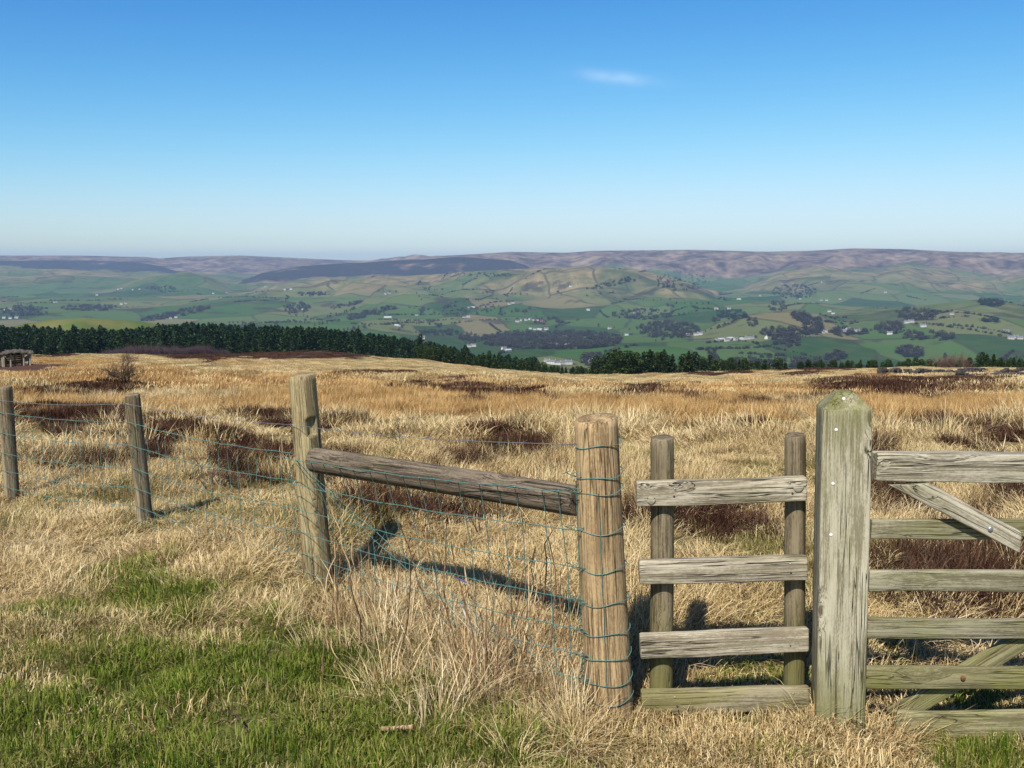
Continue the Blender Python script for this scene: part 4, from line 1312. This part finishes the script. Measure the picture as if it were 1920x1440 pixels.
def rubble_mesh(seed):
    rr = random.Random(seed); V = []
    for sx in (-1, 1):
        for sy in (-1, 1):
            for sz in (-1, 1):
                V.append((sx * rr.uniform(0.75, 1.05), sy * rr.uniform(0.75, 1.05), sz * rr.uniform(0.7, 1.05)))
    Fc = [(0, 1, 3, 2), (4, 6, 7, 5), (0, 4, 5, 1), (2, 3, 7, 6), (0, 2, 6, 4), (1, 5, 7, 3)]
    return V, Fc


RUB = [rubble_mesh(k) for k in range(8)]


def stone_wall(a, b, hgt, label, seed, gap=0.0):
    """dry stone wall laid stone on stone along the ground from a to b"""
    rr = random.Random(seed); V, Fc = [], []
    L = (Vector(b) - Vector(a)).length; dirv = (Vector(b) - Vector(a)).normalized(); ang = math.atan2(dirv.y, dirv.x)
    s = 0.0
    while s < L:
        top = hgt * (0.65 + 0.5 * vnoise(np.array([s * 0.25 + seed]), np.array([3.0]))[0]); w = rr.uniform(0.35, 0.75)
        if rr.random() < gap: s += w * 2; continue
        x_ = a.x + dirv.x * s; y_ = a.y + dirv.y * s; z_ = Hs(x_, y_) - 0.1
        zz = 0
        while zz < top:
            th = rr.uniform(0.16, 0.30); v, f = RUB[rr.randrange(8)]; b0 = len(V)
            ca, sa = math.cos(ang + rr.gauss(0, 0.12)), math.sin(ang + rr.gauss(0, 0.12)); ox = rr.gauss(0, 0.08)
            for q in v:
                lx, ly, lz = q[0] * w * 0.52, q[1] * 0.27 + ox, q[2] * th * 0.52
                V.append((x_ + lx * ca - ly * sa, y_ + lx * sa + ly * ca, z_ + zz + th / 2 + lz))
            Fc += [tuple(b0 + i for i in g_) for g_ in f]
            zz += th
        s += w
    o = empty('stone_wall', a)
    m = link('stones', mesh_from('stones', [Vector(v) - Vector(a) for v in V], Fc, False), M_STONE, o)
    m['kind'] = 'stuff'
    tag(o, label, 'wall')
    return o


wa = at(1650, 704); wb_ = at(1945, 697)
stone_wall(wa, wb_, 0.62, 'tumbled dry stone wall climbing to the brow beside dark heather', 1, 0.03)
wc = at(1690, 697); wd = at(1990, 693)
stone_wall(at(1490, 690), at(1640, 690), 0.8, 'broken low stone wall in front of the spaced-out pines', 2, 0.25)
stone_wall(at(1700, 709), at(1960, 706), 0.4, 'low spread of wall rubble in the heather below the tumbled wall', 4, 0.35)

# ------------------------------------------------------------------ conifers
M_BARK = mat_plain('pine_bark', (0.09, 0.06, 0.045), 0.95, 0, 0.3, scale=4)
M_NEEDLE = mat_blade('pine_needles', [(0.014, 0.028, 0.009), (0.028, 0.050, 0.014), (0.050, 0.078, 0.019), (0.085, 0.105, 0.026)], 0.12)
M_SPRUCE = mat_blade('spruce_needles', [(0.008, 0.022, 0.010), (0.018, 0.042, 0.017), (0.034, 0.066, 0.024), (0.062, 0.090, 0.032)], 0.10)


def crown_mesh(seed, n, h, rad, shape, mat, z0=0.08, size=0.07):
    """needle sprays spread through the crown: small bent triangles on whorled limbs"""
    r = np.random.default_rng(seed)
    zf = r.uniform(0, 1, n) ** (0.85 if shape == 'cone' else 0.7)
    if shape == 'cone': env = (1 - zf) ** 0.5 * 0.92 + 0.06
    else: env = np.sqrt(np.clip(1 - (zf * 1.55 - 0.62) ** 2, 0.03, 1)) * 0.9 + 0.05
    lob = 0.72 + 0.5 * vnoise(zf * 7 + seed, r.uniform(0, 1, n) * 0.2 + seed)
    a = r.uniform(0, 6.283, n); gap = 0.6 + 0.6 * vnoise(np.cos(a) * 1.6 + seed * 2 + 10, np.sin(a) * 1.6 + zf * 4)
    q = np.sqrt(r.uniform(0.12, 1, n)) * env * lob * gap * rad
    z_ = h * (z0 + (1 - z0) * zf) - q * 0.12
    c = np.stack([q * np.cos(a), q * np.sin(a), z_], 1)
    s = h * size * r.uniform(0.5, 1.3, n) * (1.15 - 0.6 * zf)
    out = np.stack([np.cos(a), np.sin(a), r.normal(0.15, 0.4, n)], 1); sd = np.stack([-np.sin(a), np.cos(a), r.normal(0, 0.45, n)], 1)
    up = np.stack([r.normal(0, 0.4, n), r.normal(0, 0.4, n), np.ones(n)], 1)
    v0 = c - sd * s[:, None] * 0.55 - out * s[:, None] * 0.3; v1 = c + sd * s[:, None] * 0.55 - out * s[:, None] * 0.3
    v2 = c + out * s[:, None] * 0.9 - up * s[:, None] * 0.15; v3 = c + up * s[:, None] * 0.75
    V = np.stack([v0, v1, v2, v3], 1).reshape(-1, 3); b = np.arange(n)[:, None] * 4
    me = big_mesh('crown', V, None, np.concatenate([b + np.array([0, 1, 2]), b + np.array([0, 1, 3])]), False)
    set_attr(me, 'rnd', np.repeat(r.uniform(0, 1, n), 4).astype(np.float32)); me.materials.append(mat)
    return me


def trunk_mesh(seed, h, r0):
    rr = random.Random(seed); pts = []; x_ = y_ = 0
    for k in range(7):
        pts.append((x_, y_, -0.5 + (h + 0.3) * k / 6)); x_ += rr.gauss(0, 0.04); y_ += rr.gauss(0, 0.04)
    o = tube('trunk', pts, [r0 * (1 - 0.85 * k / 6) for k in range(7)], M_BARK, None, 6); me = o.data; bpy.data.objects.remove(o); return me


PINE = [(crown_mesh(20 + k, 420, 1.0, (0.34, 0.40, 0.30, 0.44)[k], 'round' if k != 2 else 'cone', M_NEEDLE, 0.06, 0.085), trunk_mesh(k, 0.9, 0.025)) for k in range(4)]
SPRU = [(crown_mesh(40 + k, 330, 1.0, (0.25, 0.29, 0.22, 0.32)[k], 'cone', M_SPRUCE, 0.05, 0.075), trunk_mesh(10 + k, 0.95, 0.016)) for k in range(4)]


def add_tree(name, protos, p, h, rr, label, group):
    i = rr.randrange(len(protos)); cm, tm = protos[i]
    o = empty(name, p, rr.uniform(0, 6.28)); o.scale = (h * rr.uniform(0.88, 1.2), h * rr.uniform(0.88, 1.2), h)
    link('crown', cm, None, o); link('trunk', tm, None, o)
    size = 'tall' if h > 11.5 else 'medium-height' if h > 7 else 'short'
    form = (('narrow ', '', 'narrow ', 'broad ') if protos is SPRU else ('', 'broad ', 'pointed ', 'wide-crowned '))[i]
    tag(o, size + ' ' + form + label, 'tree', group)
    return o


rr = random.Random(17)


def at_D(px, D):
    """ground point on the bearing of a picture column, D metres out"""
    d = ray(px, 690); h = math.hypot(d[0], d[1]); x_, y_ = d[0] / h * D, d[1] / h * D
    return Vector((x_, y_, Hs(x_, y_)))


def top_h(p, py):
    """tree height that reaches image row py"""
    pxx, _ = to_px(p.x, p.y, p.z)
    D = math.hypot(p.x, p.y)
    return CAM_H + D * float(tan_el(pxx, py)) - p.z


PT = [(1110, 676), (1122, 668), (1135, 660), (1150, 655), (1165, 656), (1180, 662), (1195, 660), (1212, 655), (1228, 660), (1242, 658), (1258, 664), (1275, 666), (1290, 660), (1306, 668), (1322, 664), (1335, 668), (1350, 674), (1366, 670), (1385, 676), (1400, 672), (1418, 678), (1440, 686), (1462, 684), (1090, 684), (1075, 682), (1060, 688)]
for k, (px, py) in enumerate(PT * 2):
    p = at_D(px + rr.uniform(-7, 7) + (8 if k >= len(PT) else 0), rr.uniform(262, 300) + (18 if k >= len(PT) else 0)); h = top_h(p, py + rr.uniform(-3, 6))
    add_tree('pine_tree', PINE, p, max(h, 2.0), rr, 'dense dark green pine in the close belt of pines below the brow', 'pines of the close belt')
for px, py in ((1515, 674), (1528, 678), (1545, 684), (1567, 677), (1580, 681), (1597, 676), (1611, 680), (1628, 676), (1640, 675), (1655, 678), (1670, 680), (1685, 678), (1702, 672), (1716, 670), (1730, 676), (1745, 684), (1755, 680), (1840, 660), (1850, 664), (1862, 664), (1875, 670), (1888, 674), (1835, 668), (1912, 672), (1925, 668), (1945, 664), (1980, 660), (1855, 672), (1870, 678), (1505, 682), (1535, 686), (1720, 682)):
    p = at_D(px, rr.uniform(236, 262)); h = top_h(p, py)
    add_tree('pine_tree', PINE, p, max(h, 1.6), rr, 'bushy green pine among the spaced-out pines behind the stone walls', 'spaced-out pines behind the walls')
for k in range(90):
    px = rr.uniform(1425, 1990); py = rr.uniform(670, 686)
    p = at_D(px, rr.uniform(262, 300)); h = top_h(p, py)
    add_tree('pine_tree', PINE, p, max(h, 1.6), rr, 'low green pine in the thin belt behind the stone walls', 'low pines of the thin belt')
for px, py, s in ((1790, 664, 1), (1808, 668, 2), (1770, 670, 3), (1755, 672, 4)):
    p = at_D(px, 262); h = top_h(p, py)
    bush('bare_tree', p, max(h, 3) * 0.95, max(h, 3) * 0.9, 60 + s, mat_plain('reddish_twigs', (0.13, 0.075, 0.055), 0.9) if s == 1 else bpy.data.materials['reddish_twigs'], 'leafless reddish-brown tree among the pines behind the stone wall', 'tree', 8, 3, 0.07, 'leafless trees among the pines')
# descending edge of the plantation, and the front rank of the big forest, tree by tree
EDGE = [(-60, 612), (0, 612), (120, 620), (260, 622), (330, 606), (400, 604), (480, 606), (600, 612), (700, 624), (800, 640), (860, 652), (900, 660), (960, 668), (1030, 678), (1090, 690), (1130, 700)]
for k in range(70):
    px = 780 + k * 4.8 + rr.uniform(-4, 4); D = rr.uniform(300, 345)
    p = at_D(px, D); py = float(np.interp(px, [e_[0] for e_ in EDGE], [e_[1] for e_ in EDGE])) + rr.uniform(2, 16)
    add_tree('pine_tree', PINE if k % 3 else SPRU, p, max(top_h(p, py), 2.5), rr, 'mid-green conifer along the descending edge of the plantation', 'conifers at the plantation edge')
for k in range(190):
    px = -40 + k * 4.5 + rr.uniform(-5, 5); D = rr.uniform(385, 440)
    p = at_D(px, D)
    add_tree('spruce_tree', SPRU, p, rr.uniform(9, 13.5), rr, 'dark spruce in the front rank of the big conifer plantation', 'front rank of the conifer plantation')
N = 3600
r = np.random.default_rng(8)
px = r.uniform(-420, 1010, N); D = np.sqrt(r.uniform(430 ** 2, 730 ** 2, N)); az = np.arctan((px - CX) / 1827.0)
x = D * np.sin(az); y = D * np.cos(az); z = H(x, y)
ppx, _ = to_px(x, y, z)
ytop = np.interp(ppx, [e_[0] for e_ in EDGE], [e_[1] for e_ in EDGE])
hmax = CAM_H + D * tan_el(ppx, ytop) - z
hgt = np.minimum(r.uniform(8.0, 16.5, N), hmax + r.normal(-0.4, 1.4, N))
keep = hgt > 4
x, y, z, hgt = x[keep], y[keep], z[keep], hgt[keep]; n = len(x)
w_ = hgt * r.uniform(0.9, 1.3, n)
scatter('conifer_forest', [(m_, None) for m_, _ in SPRU], np.stack([x, y, z], 1), np.stack([0 * x, 0 * x, r.uniform(0, 6.28, n)], 1), np.stack([w_, w_, hgt], 1), r.integers(0, 4, n), 'dark green conifer plantation filling the slope behind its front rank', 'forest')
# leafless birch scrub in front of the plantation
M_SCRUB = mat_blade('birch_twigs', [(0.05, 0.034, 0.036), (0.085, 0.058, 0.06), (0.12, 0.085, 0.085)], 0.1)
scr = [(tuft(800 + k, 420, 1.7, 2.2, 4.4, 0.05, 0.15, 0.25), M_SCRUB) for k in range(3)]
N = 420
px = r.uniform(185, 430, N); D = r.uniform(318, 372, N); az = np.arctan((px - CX) / 1827.0); x = D * np.sin(az); y = D * np.cos(az); z = H(x, y)
S = r.uniform(0.7, 1.25, N) * np.interp(px, [185, 240, 380, 430], [0.6, 1.1, 1.0, 0.5])
scatter('birch_scrub', scr, np.stack([x, y, z], 1), np.stack([0 * x, 0 * x, r.uniform(0, 6.28, N)], 1), np.stack([S, S, S], 1), r.integers(0, 3, N), 'purple-grey leafless birch scrub along the foot of the conifer plantation', 'scrub')

# ------------------------------------------------------------------ valley: woods, hedgerow trees, farms
M_FARTREE = mat_blade('bare_woodland', [(0.026, 0.023, 0.018), (0.046, 0.040, 0.030), (0.072, 0.060, 0.044), (0.060, 0.066, 0.034)], 0.1)
M_FARDARK = mat_blade('far_conifer', [(0.010, 0.020, 0.012), (0.02, 0.032, 0.018), (0.03, 0.04, 0.022)], 0.1)


def far_tree(seed, mat, n=90):
    me = crown_mesh(seed, n, 1.0, 0.48, 'round', mat, 0.02, 0.17)
    return me


FT = [(far_tree(900 + k, M_FARTREE), None) for k in range(4)]; FC = [(far_tree(920 + k, M_FARDARK), None) for k in range(3)]
# woods: column range, row of near and far edge on the ground, kind
WOODS = [((905, 1165), (655, 622), 0, 'broad belt of bare woodland along the valley floor', 900), ((1200, 1312), (634, 604), 0, 'bare woodland on the slope beyond the close pine belt', 260), ((860, 920), (640, 630), 0, 'small bare copse at the end of the valley woodland', 60),
         ((113, 220), (583, 573), 0, 'long thin bare wood beneath the brown knoll', 120), ((262, 393), (604, 576), 0, 'slanting strip of bare wood above the big plantation', 170), ((275, 330), (548, 536), 0, 'bare wood on the flank of the brown knoll', 70), ((538, 580), (588, 568), 0, 'square bare copse on the long green slope', 70),
         ((560, 620), (556, 548), 0, 'thin bare copse under the dark heather hill', 50), ((650, 747), (600, 574), 0, 'diagonal strip of bare wood across the long green slope', 130), ((620, 678), (580, 566), 0, 'dotted bare copse above the diagonal wood', 50), ((840, 960), (520, 512), 0, 'line of trees near the crest of the tan ridge', 50),
         ((1150, 1260), (600, 580), 0, 'bare wood in the hollow beneath the rocky hill', 120), ((1100, 1200), (545, 520), 0, 'scrubby wood slanting down from the ridge end', 60), ((1230, 1330), (545, 510), 0, 'scrub wood on the steep end of the rocky hill', 140),
         ((1346, 1402), (599, 583), 1, 'dark evergreen copse on the small green hill', 70), ((1447, 1530), (560, 535), 1, 'dark plantation below the purple moor', 160), ((1440, 1478), (584, 566), 0, 'brownish copse at the top of the small green hill', 50), ((1484, 1515), (602, 584), 0, 'round copse beside the small green hill', 40), ((1503, 1542), (630, 594), 0, 'tall clump of bare trees above the white farmhouse', 90),
         ((1425, 1510), (633, 616), 0, 'strip of bare trees behind the white farmhouse', 80), ((1450, 1500), (652, 630), 0, 'clump of bare trees below the white farmhouse', 50), ((1335, 1352), (606, 590), 0, 'little copse at the foot of the small green hill', 12), ((1680, 1755), (600, 579), 0, 'bare wood on the scarred hillside', 110), ((1838, 1886), (575, 561), 1, 'dark evergreen copse crowning the near ridge', 60),
         ((1843, 1870), (607, 599), 1, 'tiny dark copse in the fields under the near ridge', 16), ((1685, 1728), (671, 652), 0, 'square dark copse in the low green fields', 60), ((1545, 1588), (676, 662), 0, 'long low dark copse in the low green fields', 40), ((1400, 1420), (612, 600), 0, 'pair of round tree clumps on green field', 14), ((1555, 1625), (632, 616), 0, 'trees gathered round the valley hamlet', 60), ((1640, 1700), (626, 606), 0, 'trees gathered round the hillside farm', 70),
         ((1280, 1560), (690, 676), 0, 'bare wood low in the valley just above the pines', 160), ((1090, 1140), (690, 664), 0, 'bare trees about the valley village', 60), ((1690, 1790), (640, 622), 0, 'hedge trees along the foot of the near ridge', 50), ((0, 90), (592, 574), 0, 'bare woodland beyond the green hill', 110), ((1000, 1060), (610, 596), 0, 'trees about the terrace of houses', 40), ((780, 860), (630, 620), 0, 'thin wood along the valley road', 60), ((760, 1000), (590, 572), 0, 'straggling trees about the mid-slope farms', 70)]
for wi, ((xa, xb), (ya, yb), kind, label, cnt) in enumerate(WOODS):
    r = np.random.default_rng(3000 + wi)
    P = []
    A_, B_ = at((xa + xb) / 2, ya, 900), at((xa + xb) / 2, yb, 900)
    for _ in range(cnt):
        u_, v_ = r.uniform(-1, 1), r.uniform(-1, 1)
        if u_ * u_ + v_ * v_ > 1.15: continue
        slant = -(ya - yb) * 0.45 * u_ if ('slant' in label or 'diagonal' in label) else 0
        vv = v_ * (0.4 if slant else 1.0)
        P.append(at((xa + xb) / 2 + u_ * (xb - xa) / 2, (ya + yb) / 2 + vv * (ya - yb) / 2 + slant, 900))
    P = np.array([tuple(p) for p in P]); n = len(P)
    D = np.hypot(P[:, 0], P[:, 1])
    near_ok = D > 1500; P, D = P[near_ok], D[near_ok]; n = len(P)
    hgt = r.uniform(5, 11, n); w_ = hgt * r.uniform(1.4, 2.8, n)
    scatter('wood', FC if kind else FT, P, np.stack([0 * D, 0 * D, r.uniform(0, 6.28, n)], 1), np.stack([w_, w_, hgt], 1), r.integers(0, 3, n), label, 'wood')

# hedges with trees in them, too many and too small to tell apart
r = np.random.default_rng(51)
P = []
for k in range(170):
    azk = math.radians(r.uniform(-31, 31)); Dk = math.exp(r.uniform(math.log(1900), math.log(6200)))
    x0_, y0_ = Dk * math.sin(azk), Dk * math.cos(azk)
    ang = r.choice([0.25, 1.75, 0.9]) + r.normal(0, 0.2); Lk = r.uniform(60, 330); m = int(Lk / r.uniform(4, 10)) + 2
    tt = np.sort(r.uniform(0, Lk, m)); bendk = r.normal(0, 0.0012)
    xs_ = x0_ + tt * np.cos(ang + bendk * tt); ys_ = y0_ + tt * np.sin(ang + bendk * tt)
    P.append(np.stack([xs_ + r.normal(0, 2, m), ys_ + r.normal(0, 2, m)], 1))
P = np.concatenate(P); zz = H(P[:, 0], P[:, 1]); keep = (lookup(MOOR, P[:, 0], P[:, 1]) < 0.3) & (lookup(DARK, P[:, 0], P[:, 1]) < 0.3) & (np.hypot(P[:, 0], P[:, 1]) > 1700)
P = np.column_stack([P, zz])[keep]; n = len(P)
hgt = r.uniform(2.5, 7, n); w_ = hgt * r.uniform(1.3, 2.4, n)
scatter('hedgerows', FT, P, np.stack([0 * hgt, 0 * hgt, r.uniform(0, 6.28, n)], 1), np.stack([w_, w_, hgt], 1), r.integers(0, 4, n), 'thin bare hedgerows dividing the valley fields', 'hedge')

rr = random.Random(23)
FTM = [m_ for m_, _ in FT]
lines = []
for _ in range(34):
    lines.append((rr.uniform(380, 1300), rr.uniform(540, 645), rr.uniform(-60, 60), rr.uniform(-12, 12), rr.randint(3, 7)))
for _ in range(16):
    lines.append((rr.uniform(1300, 1920), rr.uniform(600, 680), rr.uniform(-60, 60), rr.uniform(-8, 8), rr.randint(2, 6)))
for _ in range(12):
    lines.append((rr.uniform(0, 400), rr.uniform(540, 590), rr.uniform(-50, 50), rr.uniform(-8, 8), rr.randint(2, 6)))
cnt = 0
for (x0_, y0_, dx, dy, n) in lines:
    for k in range(n):
        if cnt >= 170: break
        t_ = k / max(1, n - 1)
        p = at(x0_ + dx * t_ + rr.uniform(-3, 3), y0_ + dy * t_ + rr.uniform(-1, 1), 900)
        if not 1500 < math.hypot(p.x, p.y) < 7500: continue
        h = rr.uniform(6, 12)
        o = link('field_tree', FTM[rr.randrange(4)]); o.location = p; o.scale = (h * rr.uniform(0.9, 1.3), h * rr.uniform(0.9, 1.3), h); o.rotation_euler = (0, 0, rr.uniform(0, 6.28))
        tag(o, ('tall ' if h > 10 else 'low ' if h < 8 else '') + 'bare hedgerow tree standing among the valley fields', 'tree', 'hedgerow trees of the valley'); cnt += 1

M_WHITE = mat_plain('white_render', (0.50, 0.48, 0.43), 0.9, 0, 0.05, scale=0.2)
M_STONEH = mat_plain('stone_house', (0.40, 0.36, 0.30), 0.9, 0, 0.1, scale=0.2)
M_SLATE = mat_plain('slate_roof', (0.13, 0.13, 0.14), 0.8, 0, 0.1, scale=0.2)
M_TILE = mat_plain('red_tile_roof', (0.34, 0.12, 0.08), 0.85, 0, 0.1, scale=0.2)
M_METALROOF = mat_plain('pale_sheet_roof', (0.40, 0.41, 0.43), 0.5, 0, 0.05, scale=0.2)
M_PANE = mat_plain('window_dark', (0.03, 0.035, 0.04), 0.2)


def house_mesh(L, W, Hh, roof, chim, mats):
    V = [(-L / 2, -W / 2, -3), (L / 2, -W / 2, -3), (L / 2, W / 2, -3), (-L / 2, W / 2, -3), (-L / 2, -W / 2, Hh), (L / 2, -W / 2, Hh), (L / 2, W / 2, Hh), (-L / 2, W / 2, Hh), (-L / 2, 0, Hh + roof), (L / 2, 0, Hh + roof)]
    Fc = [(0, 1, 5, 4), (1, 2, 6, 9, 5), (2, 3, 7, 6), (3, 0, 4, 8, 7)]; mi = [0, 0, 0, 0]
    e = 0.4
    for s in (-1, 1):
        b = len(V)
        yo, zo = s * (W / 2 + e), Hh - e * roof / (W / 2)
        V += [(-L / 2 - e, yo, zo + 0.12), (L / 2 + e, yo, zo + 0.12), (L / 2 + e, 0, Hh + roof + 0.15), (-L / 2 - e, 0, Hh + roof + 0.15), (-L / 2 - e, yo, zo - 0.1), (L / 2 + e, yo, zo - 0.1)]
        Fc += [(b, b + 1, b + 2, b + 3), (b, b + 4, b + 5, b + 1)]; mi += [1, 1]
    if chim:
        for cx_ in (-L / 2 + 0.6, L / 2 - 0.6):
            b = len(V)
            for dz in (Hh + roof * 0.5, Hh + roof + 1.2):
                V += [(cx_ - 0.5, -0.4, dz), (cx_ + 0.5, -0.4, dz), (cx_ + 0.5, 0.4, dz), (cx_ - 0.5, 0.4, dz)]
            Fc += [(b, b + 1, b + 5, b + 4), (b + 1, b + 2, b + 6, b + 5), (b + 2, b + 3, b + 7, b + 6), (b + 3, b, b + 4, b + 7), (b + 4, b + 5, b + 6, b + 7)]; mi += [0] * 5
        for wx in np.linspace(-L / 2 + 1.6, L / 2 - 1.6, 4):
            for wz in (1.3, 3.9):
                if wz + 1.2 > Hh: continue
                b = len(V); yy = -W / 2 - 0.03
                V += [(wx - 0.5, yy, wz), (wx + 0.5, yy, wz), (wx + 0.5, yy, wz + 1.2), (wx - 0.5, yy, wz + 1.2)]
                Fc.append((b, b + 1, b + 2, b + 3)); mi.append(2)
    me = mesh_from('house', V, Fc, False)
    for m_ in mats: me.materials.append(m_)
    me.polygons.foreach_set('material_index', mi)
    return me


HM = {'white': house_mesh(15, 8, 5.6, 3.2, True, [M_WHITE, M_SLATE, M_PANE]), 'stone': house_mesh(16, 8, 5.4, 3.0, True, [M_STONEH, M_SLATE, M_PANE]), 'barn': house_mesh(22, 11, 4.2, 2.4, False, [M_STONEH, M_METALROOF]), 'red': house_mesh(14, 8, 5.2, 3.4, True, [M_WHITE, M_TILE, M_PANE]), 'long': house_mesh(34, 11, 4.5, 2.2, False, [M_WHITE, M_METALROOF])}
HL = {'white': ('white farmhouse with grey slate roof on the valley fields', 'farmhouse', 'white farmhouses of the valley'), 'stone': ('grey stone house with slate roof in the valley', 'house', 'stone houses of the valley'), 'barn': ('pale sheet-roofed farm barn in the valley', 'barn', 'farm barns of the valley'), 'red': ('white house with red tiled roof in the hillside terrace', 'house', 'red-roofed houses of the terrace'), 'long': ('long white farm shed standing alone on the green slope', 'barn', 'long white sheds')}
FARM = [(970, 604, 'white'), (978, 602, 'stone'), (986, 601, 'white'), (994, 600, 'white'), (1001, 601, 'stone'), (1008, 602, 'red'), (1015, 604, 'red'), (1019, 606, 'red'), (745, 611, 'long'), (727, 596, 'long'), (880, 578, 'stone'), (888, 577, 'barn'), (896, 579, 'white'), (955, 571, 'white'), (962, 569, 'stone'), (870, 596, 'stone'), (878, 595, 'white'), (781, 592, 'stone'), (722, 552, 'white'), (730, 551, 'stone'), (1070, 538, 'white'), (1082, 536, 'stone'), (1103, 582, 'white'), (995, 617, 'white'), (1003, 619, 'stone'), (1012, 619, 'barn'), (1024, 619, 'white'), (1143, 617, 'white'), (1175, 629, 'white'), (1190, 588, 'stone'), (1196, 586, 'white'), (1290, 629, 'stone'),
        (1305, 629, 'white'), (1312, 628, 'white'), (1345, 640, 'white'), (1352, 638, 'barn'), (1362, 640, 'white'), (1368, 636, 'barn'), (1380, 638, 'stone'), (1392, 637, 'barn'), (1402, 636, 'stone'), (1410, 635, 'white'), (1437, 635, 'white'), (1543, 625, 'white'), (1548, 623, 'stone'), (1582, 622, 'white'), (1590, 620, 'white'), (1597, 622, 'stone'), (1608, 622, 'stone'), (1666, 614, 'white'), (1672, 626, 'stone'), (1668, 627, 'white'), (1700, 606, 'white'), (1708, 605, 'stone'), (1731, 613, 'white'), (1555, 585, 'white'), (1562, 589, 'white'), (1540, 564, 'stone'), (1550, 564, 'white'), (1575, 562, 'stone'), (1500, 561, 'white'), (1385, 562, 'barn'), (1425, 555, 'white'), (1367, 580, 'white'), (1343, 580, 'stone'), (1660, 549, 'white'), (1541, 530, 'white'), (1785, 590, 'stone'), (1895, 636, 'stone'), (1905, 634, 'white'), (1912, 636, 'stone'), (1886, 624, 'stone'),
        (222, 543, 'white'), (228, 542, 'stone'), (249, 544, 'white'), (262, 543, 'stone'), (182, 554, 'white'), (104, 568, 'white'), (228, 571, 'white'), (236, 570, 'stone'), (535, 544, 'white'), (546, 543, 'white'), (498, 538, 'stone'), (400, 551, 'white'), (425, 549, 'stone'), (10, 582, 'white'), (18, 581, 'stone'), (8, 597, 'white'), (20, 598, 'white'), (32, 597, 'stone'), (320, 598, 'stone'), (330, 596, 'white'), (568, 581, 'stone'), (792, 636, 'white'), (880, 651, 'stone'), (888, 650, 'white'), (945, 656, 'white'), (952, 659, 'barn'), (1040, 648, 'barn'), (1065, 648, 'barn'), (1026, 679, 'stone'), (1036, 683, 'white'), (1046, 684, 'white'), (1056, 683, 'stone'), (1066, 683, 'white'), (1108, 680, 'white'), (1030, 682, 'white')]
for k, (px, py, kind) in enumerate(FARM):
    p = at(px, py, 900)
    if math.hypot(p.x, p.y) > 8000: continue
    o = link('barn' if kind in ('barn', 'long') else 'farmhouse', HM[kind]); o.location = p
    o.rotation_euler = (0, 0, rr.gauss(0, 0.5)); s_ = rr.uniform(0.68, 0.98); o.scale = (s_, s_, s_)
    L_, c_, g_ = HL[kind]; tag(o, L_, c_, g_)

# ------------------------------------------------------------------ air between here and the far hills
hz = NT('haze_air')
pv = hz.node('ShaderNodeVolumePrincipled')
pv.inputs['Color'].default_value = (0.40, 0.57, 0.84, 1)
pv.inputs['Density'].default_value = 0.000054
pv.inputs['Anisotropy'].default_value = 0.0
hz.l.new(pv.outputs[0], hz.out.inputs['Volume'])
zlo = float(min(Vn[:, 2].min(), Vf[:, 2].min())) - 1.0; zhi = float(max(Vf[:, 2].max(), 20)) + 3.0
R_ = 15200.0
V = [(sx * R_, sy * R_, z_) for z_ in (zlo, zhi) for sx, sy in ((-1, -1), (1, -1), (1, 1), (-1, 1))]
Fc = [(0, 3, 2, 1), (4, 5, 6, 7), (0, 1, 5, 4), (1, 2, 6, 5), (2, 3, 7, 6), (3, 0, 4, 7)]
haze = link('haze', mesh_from('haze', V, Fc, False), hz.m)
tag(haze, 'thin blue haze filling the air over moor and valley', 'haze', kind='stuff')
